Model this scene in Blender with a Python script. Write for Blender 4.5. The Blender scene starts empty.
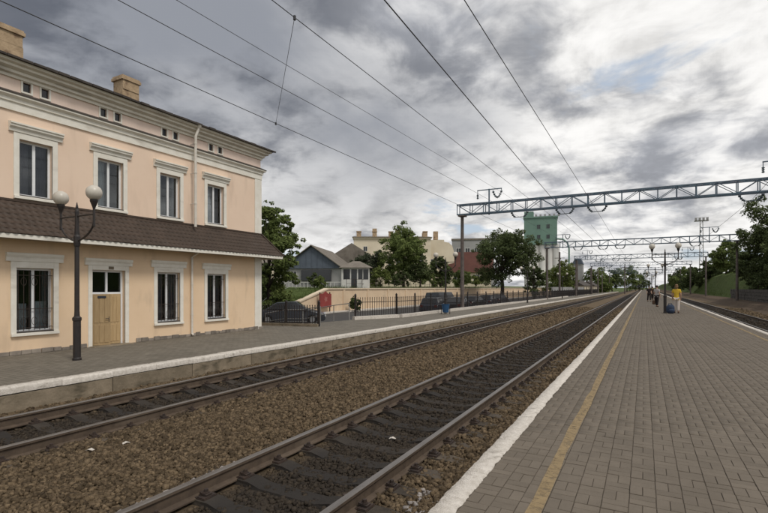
import bpy, bmesh, math, random
import numpy as np
from mathutils import Vector, Matrix
R = math.radians
random.seed(7); rng = np.random.default_rng(7)
SC = bpy.context.scene
COL = SC.collection

# ------------------------------------------------------------------ camera
CAM_Z = 1.6
cd = bpy.data.cameras.new('camera'); cam = bpy.data.objects.new('camera', cd); COL.objects.link(cam)
cam.location = (0, 0, CAM_Z); cam.rotation_euler = (R(90), 0, R(28.7))
cd.sensor_width = 36; cd.sensor_fit = 'HORIZONTAL'; cd.lens = 22.27; cd.shift_y = 0.0404
cd.clip_start = 0.1; cd.clip_end = 6000
SC.camera = cam

# ------------------------------------------------------------------ light
SUN_EL, SUN_AZ = 52, 108          # azimuth clockwise from +Y: right and a little behind the camera
w = bpy.data.worlds.new('World'); SC.world = w; w.use_nodes = True
def world_sky():
    nt = w.node_tree; N = nt.nodes; L = nt.links; N.clear()
    def n(t, **k):
        x = N.new(t)
        for a, b in k.items(): setattr(x, a, b)
        return x
    def math_(op, a, b=None, clamp=False):
        m = n('ShaderNodeMath', operation=op, use_clamp=clamp)
        for i, v in enumerate((a, b)):
            if v is None: continue
            if isinstance(v, (int, float)): m.inputs[i].default_value = v
            else: L.new(v, m.inputs[i])
        return m.outputs[0]
    def smooth(v, lo, hi, a=0., b=1.):
        m = n('ShaderNodeMapRange', interpolation_type='SMOOTHSTEP')
        L.new(v, m.inputs[0])
        for i, q in enumerate((lo, hi, a, b)): m.inputs[i+1].default_value = q
        return m.outputs[0]
    tc = n('ShaderNodeTexCoord'); d = tc.outputs['Generated']
    sep = n('ShaderNodeSeparateXYZ'); L.new(d, sep.inputs[0])
    z = math_('MAXIMUM', sep.outputs[2], 0.0)
    den = math_('ADD', z, 0.26)
    px = math_('DIVIDE', sep.outputs[0], den); py = math_('DIVIDE', sep.outputs[1], den)
    cb = n('ShaderNodeCombineXYZ'); L.new(px, cb.inputs[0]); L.new(py, cb.inputs[1])
    def noise(scale, detail, rough, off, dist=0.0):
        mp = n('ShaderNodeMapping'); mp.inputs['Location'].default_value = off
        L.new(cb.outputs[0], mp.inputs[0])
        t = n('ShaderNodeTexNoise'); t.inputs['Scale'].default_value = scale; t.inputs['Detail'].default_value = detail
        t.inputs['Roughness'].default_value = rough; t.inputs['Distortion'].default_value = dist
        L.new(mp.outputs[0], t.inputs[0]); return t.outputs['Fac']
    n_cov = noise(1.5, 9, .55, (3.1, 7.7, 0), .3)       # where there is cloud at all
    n_puf = noise(1.05, 10, .56, (4.3, 2.4, 0), .5)     # billows
    n_big = noise(.50, 3, .5, (5.2, 1.1, 0))            # thick and thin banks
    n_fin = noise(4.5, 9, .6, (1.2, 9.1, 0), .4)
    bank = n('ShaderNodeVectorMath', operation='DOT_PRODUCT'); L.new(d, bank.inputs[0])
    bank.inputs[1].default_value = Vector((-.86, .34, .46)).normalized()
    dark = math_('ADD', bank.outputs['Value'], math_('MULTIPLY', math_('SUBTRACT', n_big, .5), .7))
    dark = math_('ADD', dark, math_('MULTIPLY', math_('SUBTRACT', n_puf, .5), .7))
    dark = smooth(dark, .58, 1.03)
    low = smooth(z, .05, .34, 1., 0.)                    # far cloud near the horizon is seen through bright air
    dark = math_('MULTIPLY', dark, math_('SUBTRACT', 1., math_('MULTIPLY', low, .85)))
    wn = n('ShaderNodeTexNoise'); wn.inputs['Scale'].default_value = 2.6; wn.inputs['Detail'].default_value = 5; L.new(cb.outputs[0], wn.inputs[0])
    wv = n('ShaderNodeVectorMath', operation='MULTIPLY_ADD'); L.new(wn.outputs['Color'], wv.inputs[0]); wv.inputs[1].default_value = (.35, .35, 0); L.new(cb.outputs[0], wv.inputs[2])
    vo = n('ShaderNodeTexVoronoi', feature='F1', voronoi_dimensions='2D', normalize=True); vo.inputs['Scale'].default_value = 2.7; vo.inputs['Detail'].default_value = 4; vo.inputs['Roughness'].default_value = .55
    L.new(wv.outputs[0], vo.inputs[0])
    puff = math_('SUBTRACT', 1., vo.outputs['Distance'])           # rounded cumulus heads
    bil = math_('ADD', math_('MULTIPLY', n_puf, .56), math_('MULTIPLY', n_fin, .18))
    bil = math_('ADD', bil, math_('MULTIPLY', puff, .34))
    lite = smooth(bil, .505, .635)
    r1 = n('ShaderNodeMix', data_type='RGBA'); L.new(lite, r1.inputs[0])
    r1.inputs[6].default_value = (3.5, 3.62, 3.95, 1); r1.inputs[7].default_value = (7.5, 7.4, 7.25, 1)
    r2 = n('ShaderNodeMix', data_type='RGBA'); L.new(lite, r2.inputs[0])
    r2.inputs[6].default_value = (1.0, 1.11, 1.38, 1); r2.inputs[7].default_value = (2.5, 2.65, 3.0, 1)
    r3 = n('ShaderNodeMix', data_type='RGBA'); L.new(dark, r3.inputs[0])
    wr = math_('ADD', math_('MULTIPLY', puff, .55), math_('MULTIPLY', n_fin, .9))       # tone inside the white billows
    r1m = n('ShaderNodeMix', data_type='RGBA', blend_type='MULTIPLY'); r1m.inputs[0].default_value = 1; L.new(r1.outputs[2], r1m.inputs[6]); L.new(smooth(wr, .62, 1.0, .74, 1.12), r1m.inputs[7])
    L.new(r1m.outputs[2], r3.inputs[6]); L.new(r2.outputs[2], r3.inputs[7])
    sky = n('ShaderNodeTexSky', sky_type='NISHITA', sun_disc=False)
    sky.sun_elevation = R(SUN_EL); sky.sun_rotation = R(SUN_AZ); sky.air_density = 1.0; sky.dust_density = 1.5
    bl = n('ShaderNodeMix', data_type='RGBA'); bl.inputs[0].default_value = .68
    L.new(sky.outputs[0], bl.inputs[6]); bl.inputs[7].default_value = (4.9, 5.5, 6.3, 1)
    cov = math_('ADD', math_('ADD', n_cov, math_('MULTIPLY', puff, .18)), math_('MULTIPLY', dark, .25))
    cov = smooth(cov, .478, .552)
    fin = n('ShaderNodeMix', data_type='RGBA'); L.new(cov, fin.inputs[0])
    L.new(bl.outputs[2], fin.inputs[6]); L.new(r3.outputs[2], fin.inputs[7])
    bg = n('ShaderNodeBackground'); bg.inputs[1].default_value = .10
    L.new(fin.outputs[2], bg.inputs[0])
    out = n('ShaderNodeOutputWorld'); L.new(bg.outputs[0], out.inputs[0])
world_sky()
sd = bpy.data.lights.new('sun', 'SUN'); sun = bpy.data.objects.new('sun', sd); COL.objects.link(sun)
sd.energy = 1.5; sd.angle = R(14); sd.color = (1, .955, .88)
_az, _el = R(SUN_AZ), R(SUN_EL)
to_sun = Vector((math.sin(_az)*math.cos(_el), math.cos(_az)*math.cos(_el), math.sin(_el)))
sun.rotation_euler = to_sun.to_track_quat('Z', 'Y').to_euler(); sun.location = (20, -20, 60)
SC.view_settings.view_transform = 'Standard'; SC.view_settings.look = 'None'
SC.view_settings.exposure = 0.25; SC.view_settings.gamma = 1.0; SC.view_settings.use_curve_mapping = False
SC.cycles.max_bounces = 6; SC.cycles.transparent_max_bounces = 12

# ------------------------------------------------------------------ materials
def mat(name, base, rough=.8, spec=.3, noise=None, bump=0., metal=0., c2=None, scale=6., detail=6., island=0., objrnd=0., streak=None, second=None, stretch=(1,1,1)):
    """base colour varied by world-space noise (c2), by island / object, optional vertical streaks and bump."""
    m = bpy.data.materials.new(name); m.use_nodes = True
    nt = m.node_tree; N = nt.nodes; L = nt.links
    p = N['Principled BSDF']
    p.inputs['Roughness'].default_value = rough; p.inputs['Metallic'].default_value = metal
    p.inputs['Specular IOR Level'].default_value = spec
    geo = N.new('ShaderNodeNewGeometry')
    mp = N.new('ShaderNodeMapping'); mp.inputs['Scale'].default_value = stretch; L.new(geo.outputs['Position'], mp.inputs[0])
    t = N.new('ShaderNodeTexNoise'); t.inputs['Scale'].default_value = scale; t.inputs['Detail'].default_value = detail
    t.inputs['Roughness'].default_value = .62
    L.new(mp.outputs[0], t.inputs[0])
    col = None
    c2 = c2 or tuple(x*.72 for x in base)
    cr = N.new('ShaderNodeValToRGB'); cr.color_ramp.elements[0].position = .32; cr.color_ramp.elements[1].position = .68
    cr.color_ramp.elements[0].color = (*c2, 1); cr.color_ramp.elements[1].color = (*base, 1)
    L.new(t.outputs['Fac'], cr.inputs[0]); col = cr.outputs[0]
    def mul(col, val, lo, hi):
        mr = N.new('ShaderNodeMapRange'); L.new(val, mr.inputs[0]); mr.inputs[3].default_value = lo; mr.inputs[4].default_value = hi
        mx = N.new('ShaderNodeMix'); mx.data_type = 'RGBA'; mx.blend_type = 'MULTIPLY'; mx.inputs[0].default_value = 1
        L.new(col, mx.inputs[6]); L.new(mr.outputs[0], mx.inputs[7]); return mx.outputs[2]
    if island: col = mul(col, geo.outputs['Random Per Island'], 1-island, 1+island)
    if objrnd:
        oi = N.new('ShaderNodeObjectInfo'); col = mul(col, oi.outputs['Random'], 1-objrnd, 1+objrnd)
    if second:                                   # a second, larger stain: (colour, scale, threshold, strength, stretch)
        sc_, ss, th, st, stv = second
        mp2 = N.new('ShaderNodeMapping'); mp2.inputs['Scale'].default_value = stv; L.new(geo.outputs['Position'], mp2.inputs[0])
        t2 = N.new('ShaderNodeTexNoise'); t2.inputs['Scale'].default_value = ss; t2.inputs['Detail'].default_value = 7; L.new(mp2.outputs[0], t2.inputs[0])
        mr = N.new('ShaderNodeMapRange'); L.new(t2.outputs['Fac'], mr.inputs[0]); mr.inputs[1].default_value = th; mr.inputs[2].default_value = th+.16
        mr.inputs[3].default_value = 0; mr.inputs[4].default_value = st
        mx = N.new('ShaderNodeMix'); mx.data_type = 'RGBA'; L.new(mr.outputs[0], mx.inputs[0]); L.new(col, mx.inputs[6]); mx.inputs[7].default_value = (*sc_, 1)
        col = mx.outputs[2]
    L.new(col, p.inputs['Base Color'])
    if bump:
        t3 = N.new('ShaderNodeTexNoise'); t3.inputs['Scale'].default_value = scale*5; t3.inputs['Detail'].default_value = 5; L.new(geo.outputs['Position'], t3.inputs[0])
        b = N.new('ShaderNodeBump'); b.inputs['Strength'].default_value = bump; b.inputs['Distance'].default_value = .02
        L.new(t3.outputs['Fac'], b.inputs['Height']); L.new(b.outputs[0], p.inputs['Normal'])
    return m
def leafmat(name, c, c2, trans=.32):
    m = mat(name, c, .7, .12, c2=c2, scale=.9, detail=3, island=.42)
    nt = m.node_tree; N = nt.nodes; L = nt.links; p = N['Principled BSDF']
    tr = N.new('ShaderNodeBsdfTranslucent'); mx = N.new('ShaderNodeMixShader'); mx.inputs[0].default_value = trans
    src = p.inputs['Base Color'].links[0].from_socket; L.new(src, tr.inputs[0])
    L.new(p.outputs[0], mx.inputs[1]); L.new(tr.outputs[0], mx.inputs[2]); L.new(mx.outputs[0], N['Material Output'].inputs[0])
    return m
def glassmat(name, tint=(.80,.84,.85), gl=.02):
    m = bpy.data.materials.new(name); m.use_nodes = True; N = m.node_tree.nodes; L = m.node_tree.links
    N.remove(N['Principled BSDF'])
    a = N.new('ShaderNodeBsdfTransparent'); a.inputs[0].default_value = (*tint, 1)
    g = N.new('ShaderNodeBsdfGlossy'); g.inputs['Roughness'].default_value = .03
    f = N.new('ShaderNodeFresnel'); f.inputs[0].default_value = 1.5
    ad = N.new('ShaderNodeMath'); ad.operation = 'ADD'; ad.use_clamp = True; ad.inputs[1].default_value = gl; L.new(f.outputs[0], ad.inputs[0])
    mx = N.new('ShaderNodeMixShader'); L.new(ad.outputs[0], mx.inputs[0]); L.new(a.outputs[0], mx.inputs[1]); L.new(g.outputs[0], mx.inputs[2])
    L.new(mx.outputs[0], N['Material Output'].inputs[0]); return m
def worn_paint(name, c, keep=.5):
    m = mat(name, c, .75, .25, scale=9, c2=tuple(x*.75 for x in c)); N = m.node_tree.nodes; L = m.node_tree.links; p = N['Principled BSDF']
    g = N.new('ShaderNodeNewGeometry'); t = N.new('ShaderNodeTexNoise'); t.inputs['Scale'].default_value = 14; t.inputs['Detail'].default_value = 8; t.inputs['Roughness'].default_value = .7
    L.new(g.outputs['Position'], t.inputs[0]); mr = N.new('ShaderNodeMapRange'); L.new(t.outputs['Fac'], mr.inputs[0])
    mr.inputs[1].default_value = .34; mr.inputs[2].default_value = .52; mr.inputs[3].default_value = .25; mr.inputs[4].default_value = .75
    L.new(mr.outputs[0], p.inputs['Alpha']); return m

M = {}
M['stucco'] = mat('peach_stucco', (.80,.625,.49), .9, .15, c2=(.76,.58,.45), scale=.9, bump=.15, second=((.56,.43,.33), 2.6, .56, .4, (1,1,.2)))
M['stucco_low'] = mat('yellow_peach_stucco', (.79,.60,.42), .9, .15, c2=(.745,.555,.375), scale=.9, bump=.15, second=((.52,.39,.27), 2.4, .56, .45, (1,1,.4)))
M['stucco_pink'] = mat('pink_stucco', (.82,.66,.57), .9, .15, c2=(.77,.61,.52), scale=1.5, bump=.1)
M['trim'] = mat('white_trim', (.80,.77,.70), .8, .2, c2=(.70,.66,.58), scale=3, bump=.1, second=((.34,.30,.25), 2.4, .60, .5, (1,.35,1)))
M['cornice'] = mat('stained_cornice', (.78,.73,.64), .85, .15, c2=(.66,.61,.53), scale=2.5, bump=.15, second=((.24,.21,.18), 2.0, .60, .6, (1,.4,1.6)))
M['pvc'] = mat('white_pvc', (.78,.79,.80), .4, .4, c2=(.72,.73,.74))
M['curtain'] = mat('pale_curtain', (.66,.67,.68), .9, .1, c2=(.55,.56,.58), scale=3)
M['curtain_dk'] = mat('mauve_curtain', (.26,.235,.26), .9, .1, c2=(.19,.17,.19), scale=3)
M['room'] = mat('unlit_room_dark', (.03,.03,.032), .9, .1)  # near-black colour stands in for the unlit depth of the rooms
M['glass'] = glassmat('window_glass')
M['wood'] = mat('varnished_door_wood', (.52,.37,.20), .6, .3, c2=(.42,.29,.15), scale=4, stretch=(6,6,.6), bump=.05)
M['wood_dk'] = mat('darker_door_wood', (.40,.285,.155), .6, .3, c2=(.31,.215,.11), scale=4, stretch=(6,6,.6), bump=.05)
M['tile'] = mat('brown_roof_tile', (.076,.053,.040), .6, .25, c2=(.053,.038,.029), scale=2.2, second=((.12,.10,.088), 3, .6, .5, (1,.4,1)))
M['roofdk'] = mat('dark_roof', (.085,.072,.062), .8, .2, c2=(.05,.043,.04), scale=3)
M['chim'] = mat('chimney_plaster', (.47,.35,.23), .9, .1, c2=(.33,.24,.155), scale=5, bump=.5, second=((.14,.085,.06), 3.4, .545, .9, (1,1,1)))
M['soffit'] = mat('soffit_board', (.42,.36,.28), .85, .1, c2=(.33,.28,.21), scale=3)
M['pipe'] = mat('white_downpipe', (.70,.66,.60), .5, .3, c2=(.60,.55,.48), scale=5)
M['plinth'] = mat('plinth_stone', (.30,.26,.22), .9, .1, c2=(.19,.165,.14), scale=5, objrnd=.3, bump=.3)
M['black'] = mat('black_paint', (.022,.020,.021), .42, .4, c2=(.035,.027,.024), scale=9)
M['iron'] = mat('dark_iron', (.035,.028,.026), .55, .35, c2=(.06,.04,.03), scale=12)
M['globe'] = mat('opal_globe', (.58,.54,.47), .35, .4, c2=(.50,.46,.40), scale=4)
M['paver'] = mat('grey_brown_paver', (.160,.134,.106), .85, .2, c2=(.134,.112,.088), scale=3.1, bump=.3, island=.07, objrnd=.07, second=((.108,.09,.072), .55, .52, .5, (1,.6,1)))
M['joint'] = mat('sandy_joint', (.108,.090,.071), .95, .1, scale=9)
M['kerbw'] = mat('whitewashed_kerb', (.70,.65,.59), .9, .1, c2=(.50,.455,.40), scale=16, bump=.8, objrnd=.05, second=((.24,.21,.18), 6, .60, .75, (1,1,1)))
M['yellow'] = worn_paint('worn_yellow_paint', (.37,.27,.145))
M['conc'] = mat('stained_concrete', (.27,.22,.16), .9, .15, c2=(.17,.14,.10), scale=3.5, bump=.5, objrnd=.10, second=((.07,.06,.042), 2.2, .54, .8, (1,1,2.5)))
M['asph'] = mat('parking_asphalt', (.075,.072,.070), .9, .15, c2=(.055,.053,.052), scale=3, bump=.3)
M['railtop'] = mat('worn_rail_head', (.21,.19,.175), .42, .45, c2=(.135,.12,.108), metal=.4, scale=7, stretch=(1,.2,1))
M['railside'] = mat('rusty_rail_web', (.115,.085,.062), .85, .2, c2=(.07,.052,.039), scale=8, second=((.155,.12,.09), 3, .56, .6, (1,.4,1)))
M['truss'] = mat('blue_grey_truss_paint', (.10,.165,.215), .6, .3, c2=(.10,.115,.15), scale=2.2, second=((.16,.10,.11), 1.5, .60, .6, (1,1,1)))
M['post'] = mat('grey_brown_post', (.15,.125,.11), .7, .25, c2=(.085,.07,.065), scale=2)
M['insul'] = mat('glazed_insulator', (.07,.10,.115), .3, .5, c2=(.05,.07,.085))
M['wire'] = mat('dark_wire', (.055,.055,.06), .6, .3)
M['grass'] = mat('grass_ground', (.085,.115,.035), .95, .1, c2=(.055,.075,.022), scale=.8, bump=.6, second=((.14,.12,.06), .35, .58, .6, (1,1,1)))
M['earth'] = mat('brown_rail_ground', (.115,.085,.06), .95, .1, c2=(.08,.058,.042), scale=2, bump=.6, second=((.06,.07,.03), .4, .6, .6, (1,1,1)))
M['stonew'] = mat('dark_stone_wall', (.12,.11,.10), .9, .15, c2=(.07,.066,.06), scale=2, bump=.5)
M['peach_wall'] = mat('peach_retaining_wall', (.68,.53,.37), .9, .15, c2=(.60,.45,.31), scale=.8, second=((.32,.25,.18), .7, .57, .5, (1,1,.5)))
M['peach_top'] = mat('pale_coping', (.68,.57,.43), .9, .15, c2=(.58,.48,.36), scale=1)
M['red'] = mat('faded_red_board', (.30,.055,.05), .7, .25, c2=(.23,.05,.045), scale=1.5)
M['pink'] = mat('pale_red_paint', (.42,.16,.14), .7, .25)
M['bluegrey'] = mat('blue_grey_boarding', (.105,.125,.155), .8, .2, c2=(.085,.10,.125), scale=2)
M['slate'] = mat('weathered_slate_sheet', (.215,.19,.16), .9, .15, c2=(.15,.13,.11), scale=1.2, second=((.10,.09,.07), .8, .56, .5, (1,1,1)))
M['whitewall'] = mat('white_painted_boards', (.62,.61,.58), .8, .2, c2=(.52,.51,.48), scale=2)
M['cream'] = mat('cream_render', (.72,.64,.50), .9, .1, c2=(.62,.54,.41), scale=.35, second=((.42,.35,.26), .3, .56, .6, (1,1,.5)))
M['factory'] = mat('grey_factory_render', (.36,.355,.35), .9, .1, c2=(.29,.285,.28), scale=.3)
M['redroof'] = mat('red_brown_roof', (.115,.050,.040), .85, .2, c2=(.088,.040,.033), scale=1)
M['green'] = mat('green_tower_cladding', (.175,.275,.225), .8, .2, c2=(.145,.23,.19), scale=.2, second=((.20,.30,.24), .15, .55, .6, (1,1,.3)))
M['silo'] = mat('white_silo_concrete', (.76,.74,.71), .9, .1, c2=(.66,.64,.61), scale=.15)
M['darkglass'] = mat('dark_window', (.025,.028,.032), .12, .5)
M['carblack'] = mat('black_car_paint', (.013,.014,.017), .22, .5, c2=(.016,.017,.02))
M['cargrey'] = mat('dark_grey_car_paint', (.032,.036,.044), .25, .5, c2=(.036,.04,.05))
M['carnavy'] = mat('navy_car_paint', (.018,.022,.035), .25, .5, c2=(.02,.025,.04))
M['tyre'] = mat('tyre_rubber', (.016,.016,.016), .85, .2)
M['rim'] = mat('alloy_rim', (.35,.36,.38), .35, .5, metal=.6)
M['lamp_l'] = mat('clear_headlamp', (.6,.62,.65), .2, .5)
M['lamp_r'] = mat('red_tail_lamp', (.10,.015,.015), .25, .5)
M['bin'] = mat('blue_bin_plastic', (.022,.085,.19), .5, .4)
M['bagblue'] = mat('blue_bag_cloth', (.045,.065,.105), .85, .15, c2=(.03,.04,.07), scale=14)
M['skin'] = mat('skin', (.48,.30,.21), .6, .3, c2=(.45,.28,.20))
M['yshirt'] = mat('yellow_shirt', (.60,.40,.05), .85, .1, c2=(.50,.33,.04), scale=9)
M['wtrous'] = mat('white_trousers', (.60,.53,.48), .85, .1, c2=(.52,.46,.42), scale=9)
M['wshirt'] = mat('pale_shirt', (.42,.39,.38), .85, .1, c2=(.36,.33,.32), scale=9)
M['dtrous'] = mat('dark_trousers', (.028,.022,.022), .85, .1)
M['brown'] = mat('brown_cloth', (.09,.055,.04), .85, .1)
M['hair_b'] = mat('light_brown_hair', (.20,.125,.06), .6, .3, c2=(.15,.09,.045), scale=30)
M['hair_d'] = mat('dark_hair', (.03,.022,.018), .6, .3)
M['bark'] = mat('bark', (.075,.06,.047), .95, .1, c2=(.045,.037,.03), scale=5, stretch=(1,1,.25), bump=.6)
M['leaf'] = leafmat('mid_green_leaf', (.185,.225,.072), (.105,.140,.045))
M['leaf_d'] = leafmat('dark_green_leaf', (.115,.142,.056), (.066,.088,.037))
M['leaf_y'] = leafmat('yellow_green_leaf', (.165,.19,.055), (.10,.13,.038))
M['leaf_g'] = leafmat('grey_green_leaf', (.085,.10,.058), (.058,.07,.042))
M['blade'] = leafmat('grass_blade', (.10,.135,.04), (.065,.09,.028))
M['rack'] = mat('galvanised_rail', (.36,.35,.33), .5, .4, metal=.3)

def oily_material(m, strength=.80):
    nt = m.node_tree; N = nt.nodes; L = nt.links; p = N['Principled BSDF']
    src = p.inputs['Base Color'].links[0].from_socket
    g = N.new('ShaderNodeNewGeometry'); s = N.new('ShaderNodeSeparateXYZ'); L.new(g.outputs['Position'], s.inputs[0])
    t = N.new('ShaderNodeTexNoise'); t.inputs['Scale'].default_value = 1.6; t.inputs['Detail'].default_value = 6; L.new(g.outputs['Position'], t.inputs[0])
    last = src
    for cx in (-3.30, -7.87, 5.80):                       # oil and brake dust dropped between the rails
        a = N.new('ShaderNodeMath'); a.operation = 'SUBTRACT'; L.new(s.outputs[0], a.inputs[0]); a.inputs[1].default_value = cx
        b = N.new('ShaderNodeMath'); b.operation = 'ABSOLUTE'; L.new(a.outputs[0], b.inputs[0])
        c = N.new('ShaderNodeMath'); c.operation = 'MULTIPLY_ADD'; L.new(t.outputs['Fac'], c.inputs[0]); c.inputs[1].default_value = .9; L.new(b.outputs[0], c.inputs[2])
        r = N.new('ShaderNodeMapRange'); r.interpolation_type = 'SMOOTHSTEP'; L.new(c.outputs[0], r.inputs[0])
        r.inputs[1].default_value = .85; r.inputs[2].default_value = 1.6; r.inputs[3].default_value = strength; r.inputs[4].default_value = 0
        x = N.new('ShaderNodeMix'); x.data_type = 'RGBA'; L.new(r.outputs[0], x.inputs[0]); L.new(last, x.inputs[6]); x.inputs[7].default_value = (.026,.023,.021,1)
        last = x.outputs[2]
    L.new(last, p.inputs['Base Color']); return m
M['ballast'] = oily_material(mat('crushed_stone_ballast', (.155,.113,.070), .92, .12, c2=(.080,.058,.036), scale=18, bump=.6, island=.5))
M['sleeper'] = oily_material(mat('weathered_concrete_sleeper', (.120,.098,.076), .92, .15, c2=(.070,.056,.043), scale=5, bump=.5, objrnd=.18), .78)
M['sleeper_dk'] = oily_material(mat('oily_concrete_sleeper', (.092,.075,.058), .9, .2, c2=(.050,.041,.033), scale=5, bump=.5, objrnd=.2), .9)

def far_paver_material(name, base, joint, cell):
    """woven 2:1 block pattern, used only where blocks are too small to tell apart"""
    m = mat(name, base, .85, .2, c2=tuple(x*.8 for x in base), scale=2.3, bump=.15, second=(tuple(x*.6 for x in base), .8, .56, .4, (1,1,1)))
    N = m.node_tree.nodes; L = m.node_tree.links; p = N['Principled BSDF']
    src = p.inputs['Base Color'].links[0].from_socket
    g = N.new('ShaderNodeNewGeometry'); br = N.new('ShaderNodeTexBrick')
    br.inputs['Scale'].default_value = 1; br.inputs['Brick Width'].default_value = cell; br.inputs['Row Height'].default_value = cell/2
    br.inputs['Mortar Size'].default_value = .006; br.offset = .5
    br.inputs['Color1'].default_value = (1,1,1,1); br.inputs['Color2'].default_value = (.8,.8,.8,1); br.inputs['Mortar'].default_value = (.4,.4,.4,1)
    L.new(g.outputs['Position'], br.inputs[0])
    x = N.new('ShaderNodeMix'); x.data_type = 'RGBA'; x.blend_type = 'MULTIPLY'; x.inputs[0].default_value = 1
    L.new(src, x.inputs[6]); L.new(br.outputs[0], x.inputs[7]); L.new(x.outputs[2], p.inputs['Base Color']); return m
M['paver_far'] = far_paver_material('far_grey_brown_pavers', (.160,.134,.106), .5, .175)
M['paver_left'] = far_paver_material('grey_green_pavers', (.205,.182,.148), .5, .24)

# ------------------------------------------------------------------ mesh helpers
class MB:
    def __init__(s): s.v = []; s.f = []; s.mi = []
    def add(s, vs, fs, mi=0):
        o = len(s.v); s.v += [tuple(v) for v in vs]; s.f += [tuple(i+o for i in f) for f in fs]; s.mi += [mi]*len(fs); return s
    def box(s, x0, x1, y0, y1, z0, z1, mi=0):
        return s.add([(x0,y0,z0),(x1,y0,z0),(x1,y1,z0),(x0,y1,z0),(x0,y0,z1),(x1,y0,z1),(x1,y1,z1),(x0,y1,z1)],
              [(0,3,2,1),(4,5,6,7),(0,1,5,4),(1,2,6,5),(2,3,7,6),(3,0,4,7)], mi)
    def bar(s, a, b, wx, wz=None, mi=0, up=(0,0,1)):
        a = Vector(a); b = Vector(b); d = (b-a).normalized(); wz = wz or wx
        u = Vector(up)
        if abs(d.dot(u)) > .98: u = Vector((0,1,0))
        r = d.cross(u).normalized()*wx/2; t = r.cross(d).normalized()*wz/2
        vs = [a-r-t, a+r-t, a+r+t, a-r+t, b-r-t, b+r-t, b+r+t, b-r+t]
        return s.add(vs, [(0,1,2,3)[::-1],(4,5,6,7),(0,1,5,4),(1,2,6,5),(2,3,7,6),(3,0,4,7)], mi)
    def tube(s, pts, rad, n=8, mi=0, caps=True):
        pts = [Vector(p) for p in pts]; rs = rad if hasattr(rad, '__len__') else [rad]*len(pts)
        o = len(s.v); prev = None
        for i, p in enumerate(pts):
            d = (pts[min(i+1, len(pts)-1)] - pts[max(i-1, 0)])
            d = d.normalized() if d.length > 1e-9 else Vector((0,0,1))
            if prev is None:
                u = Vector((0,0,1)) if abs(d.z) < .9 else Vector((1,0,0)); r = d.cross(u).normalized()
            else:
                r = (prev - d*prev.dot(d)).normalized()
            prev = r; t = d.cross(r)
            for k in range(n):
                a = 2*math.pi*k/n; s.v.append(tuple(p + (r*math.cos(a)+t*math.sin(a))*rs[i]))
        for i in range(len(pts)-1):
            for k in range(n):
                a = o+i*n+k; b = o+i*n+(k+1)%n; s.f.append((a, b, b+n, a+n)); s.mi.append(mi)
        if caps:
            s.f.append(tuple(o+k for k in range(n))[::-1]); s.mi.append(mi)
            s.f.append(tuple(o+(len(pts)-1)*n+k for k in range(n))); s.mi.append(mi)
        return s
    def lathe(s, prof, c=(0,0,0), n=16, mi=0):
        return s.tube([(c[0], c[1], c[2]+z) for r, z in prof], [r for r, z in prof], n, mi)
    def prism(s, poly, axis, a0, a1, mi=0):
        """poly in the plane across axis ('x': (y,z), 'y': (x,z), 'z': (x,y))"""
        def P(p, a): return {'x': (a, p[0], p[1]), 'y': (p[0], a, p[1]), 'z': (p[0], p[1], a)}[axis]
        n = len(poly); vs = [P(p, a0) for p in poly] + [P(p, a1) for p in poly]
        fs = [tuple(range(n))[::-1], tuple(range(n, 2*n))] + [(i, (i+1)%n, (i+1)%n+n, i+n) for i in range(n)]
        return s.add(vs, fs, mi)
    def mesh(s, name, mats, smooth=False, bevel=0.):
        me = bpy.data.meshes.new(name); me.from_pydata(s.v, [], s.f)
        mats = mats if isinstance(mats, (list, tuple)) else [mats]
        for m in mats: me.materials.append(M[m] if isinstance(m, str) else m)
        me.polygons.foreach_set('material_index', s.mi)
        bm = bmesh.new(); bm.from_mesh(me); bmesh.ops.recalc_face_normals(bm, faces=bm.faces)
        if bevel: bmesh.ops.bevel(bm, geom=list(bm.edges), offset=bevel, segments=1, affect='EDGES', clamp_overlap=True)
        bm.to_mesh(me); bm.free()
        if smooth:
            me.polygons.foreach_set('use_smooth', [True]*len(me.polygons))
        return me
    def build(s, name, mats, parent=None, smooth=False, bevel=0., loc=None):
        return link(name, s.mesh(name, mats, smooth, bevel), parent, loc)
def link(name, me, parent=None, loc=None, rz=0.):
    o = bpy.data.objects.new(name, me); COL.objects.link(o)
    if parent is not None: o.parent = parent
    if loc is not None: o.location = loc
    if rz: o.rotation_euler.z = rz
    return o
def tag(o, label=None, cat=None, group=None, kind=None):
    if label: o['label'] = label
    if cat: o['category'] = cat
    if group: o['group'] = group
    if kind: o['kind'] = kind
    return o
def empty(name, loc=(0,0,0), rz=0., label=None, cat=None, group=None, kind=None):
    o = bpy.data.objects.new(name, None); COL.objects.link(o); o.location = loc; o.rotation_euler.z = rz; o.empty_display_size = .3
    return tag(o, label, cat, group, kind)
def copy_tree(o, parent=None, loc=None, rz=None):
    c = o.copy(); COL.objects.link(c); c.parent = parent
    if loc is not None: c.location = loc
    if rz is not None: c.rotation_euler.z = rz
    for ch in list(o.children): copy_tree(ch, c)
    return c
def np_mesh(name, V, F, material, smooth=False):
    """V (n,3) float, F (m,k) int with constant k"""
    me = bpy.data.meshes.new(name); n, (m, k) = len(V), F.shape
    me.vertices.add(n); me.vertices.foreach_set('co', np.ascontiguousarray(V, dtype=np.float32).ravel())
    me.loops.add(m*k); me.loops.foreach_set('vertex_index', np.ascontiguousarray(F, dtype=np.int32).ravel())
    me.polygons.add(m); me.polygons.foreach_set('loop_start', np.arange(0, m*k, k, dtype=np.int32))
    if smooth: me.polygons.foreach_set('use_smooth', np.ones(m, dtype=bool))
    me.materials.append(material); me.update(calc_edges=True); me.validate(); return me

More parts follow.
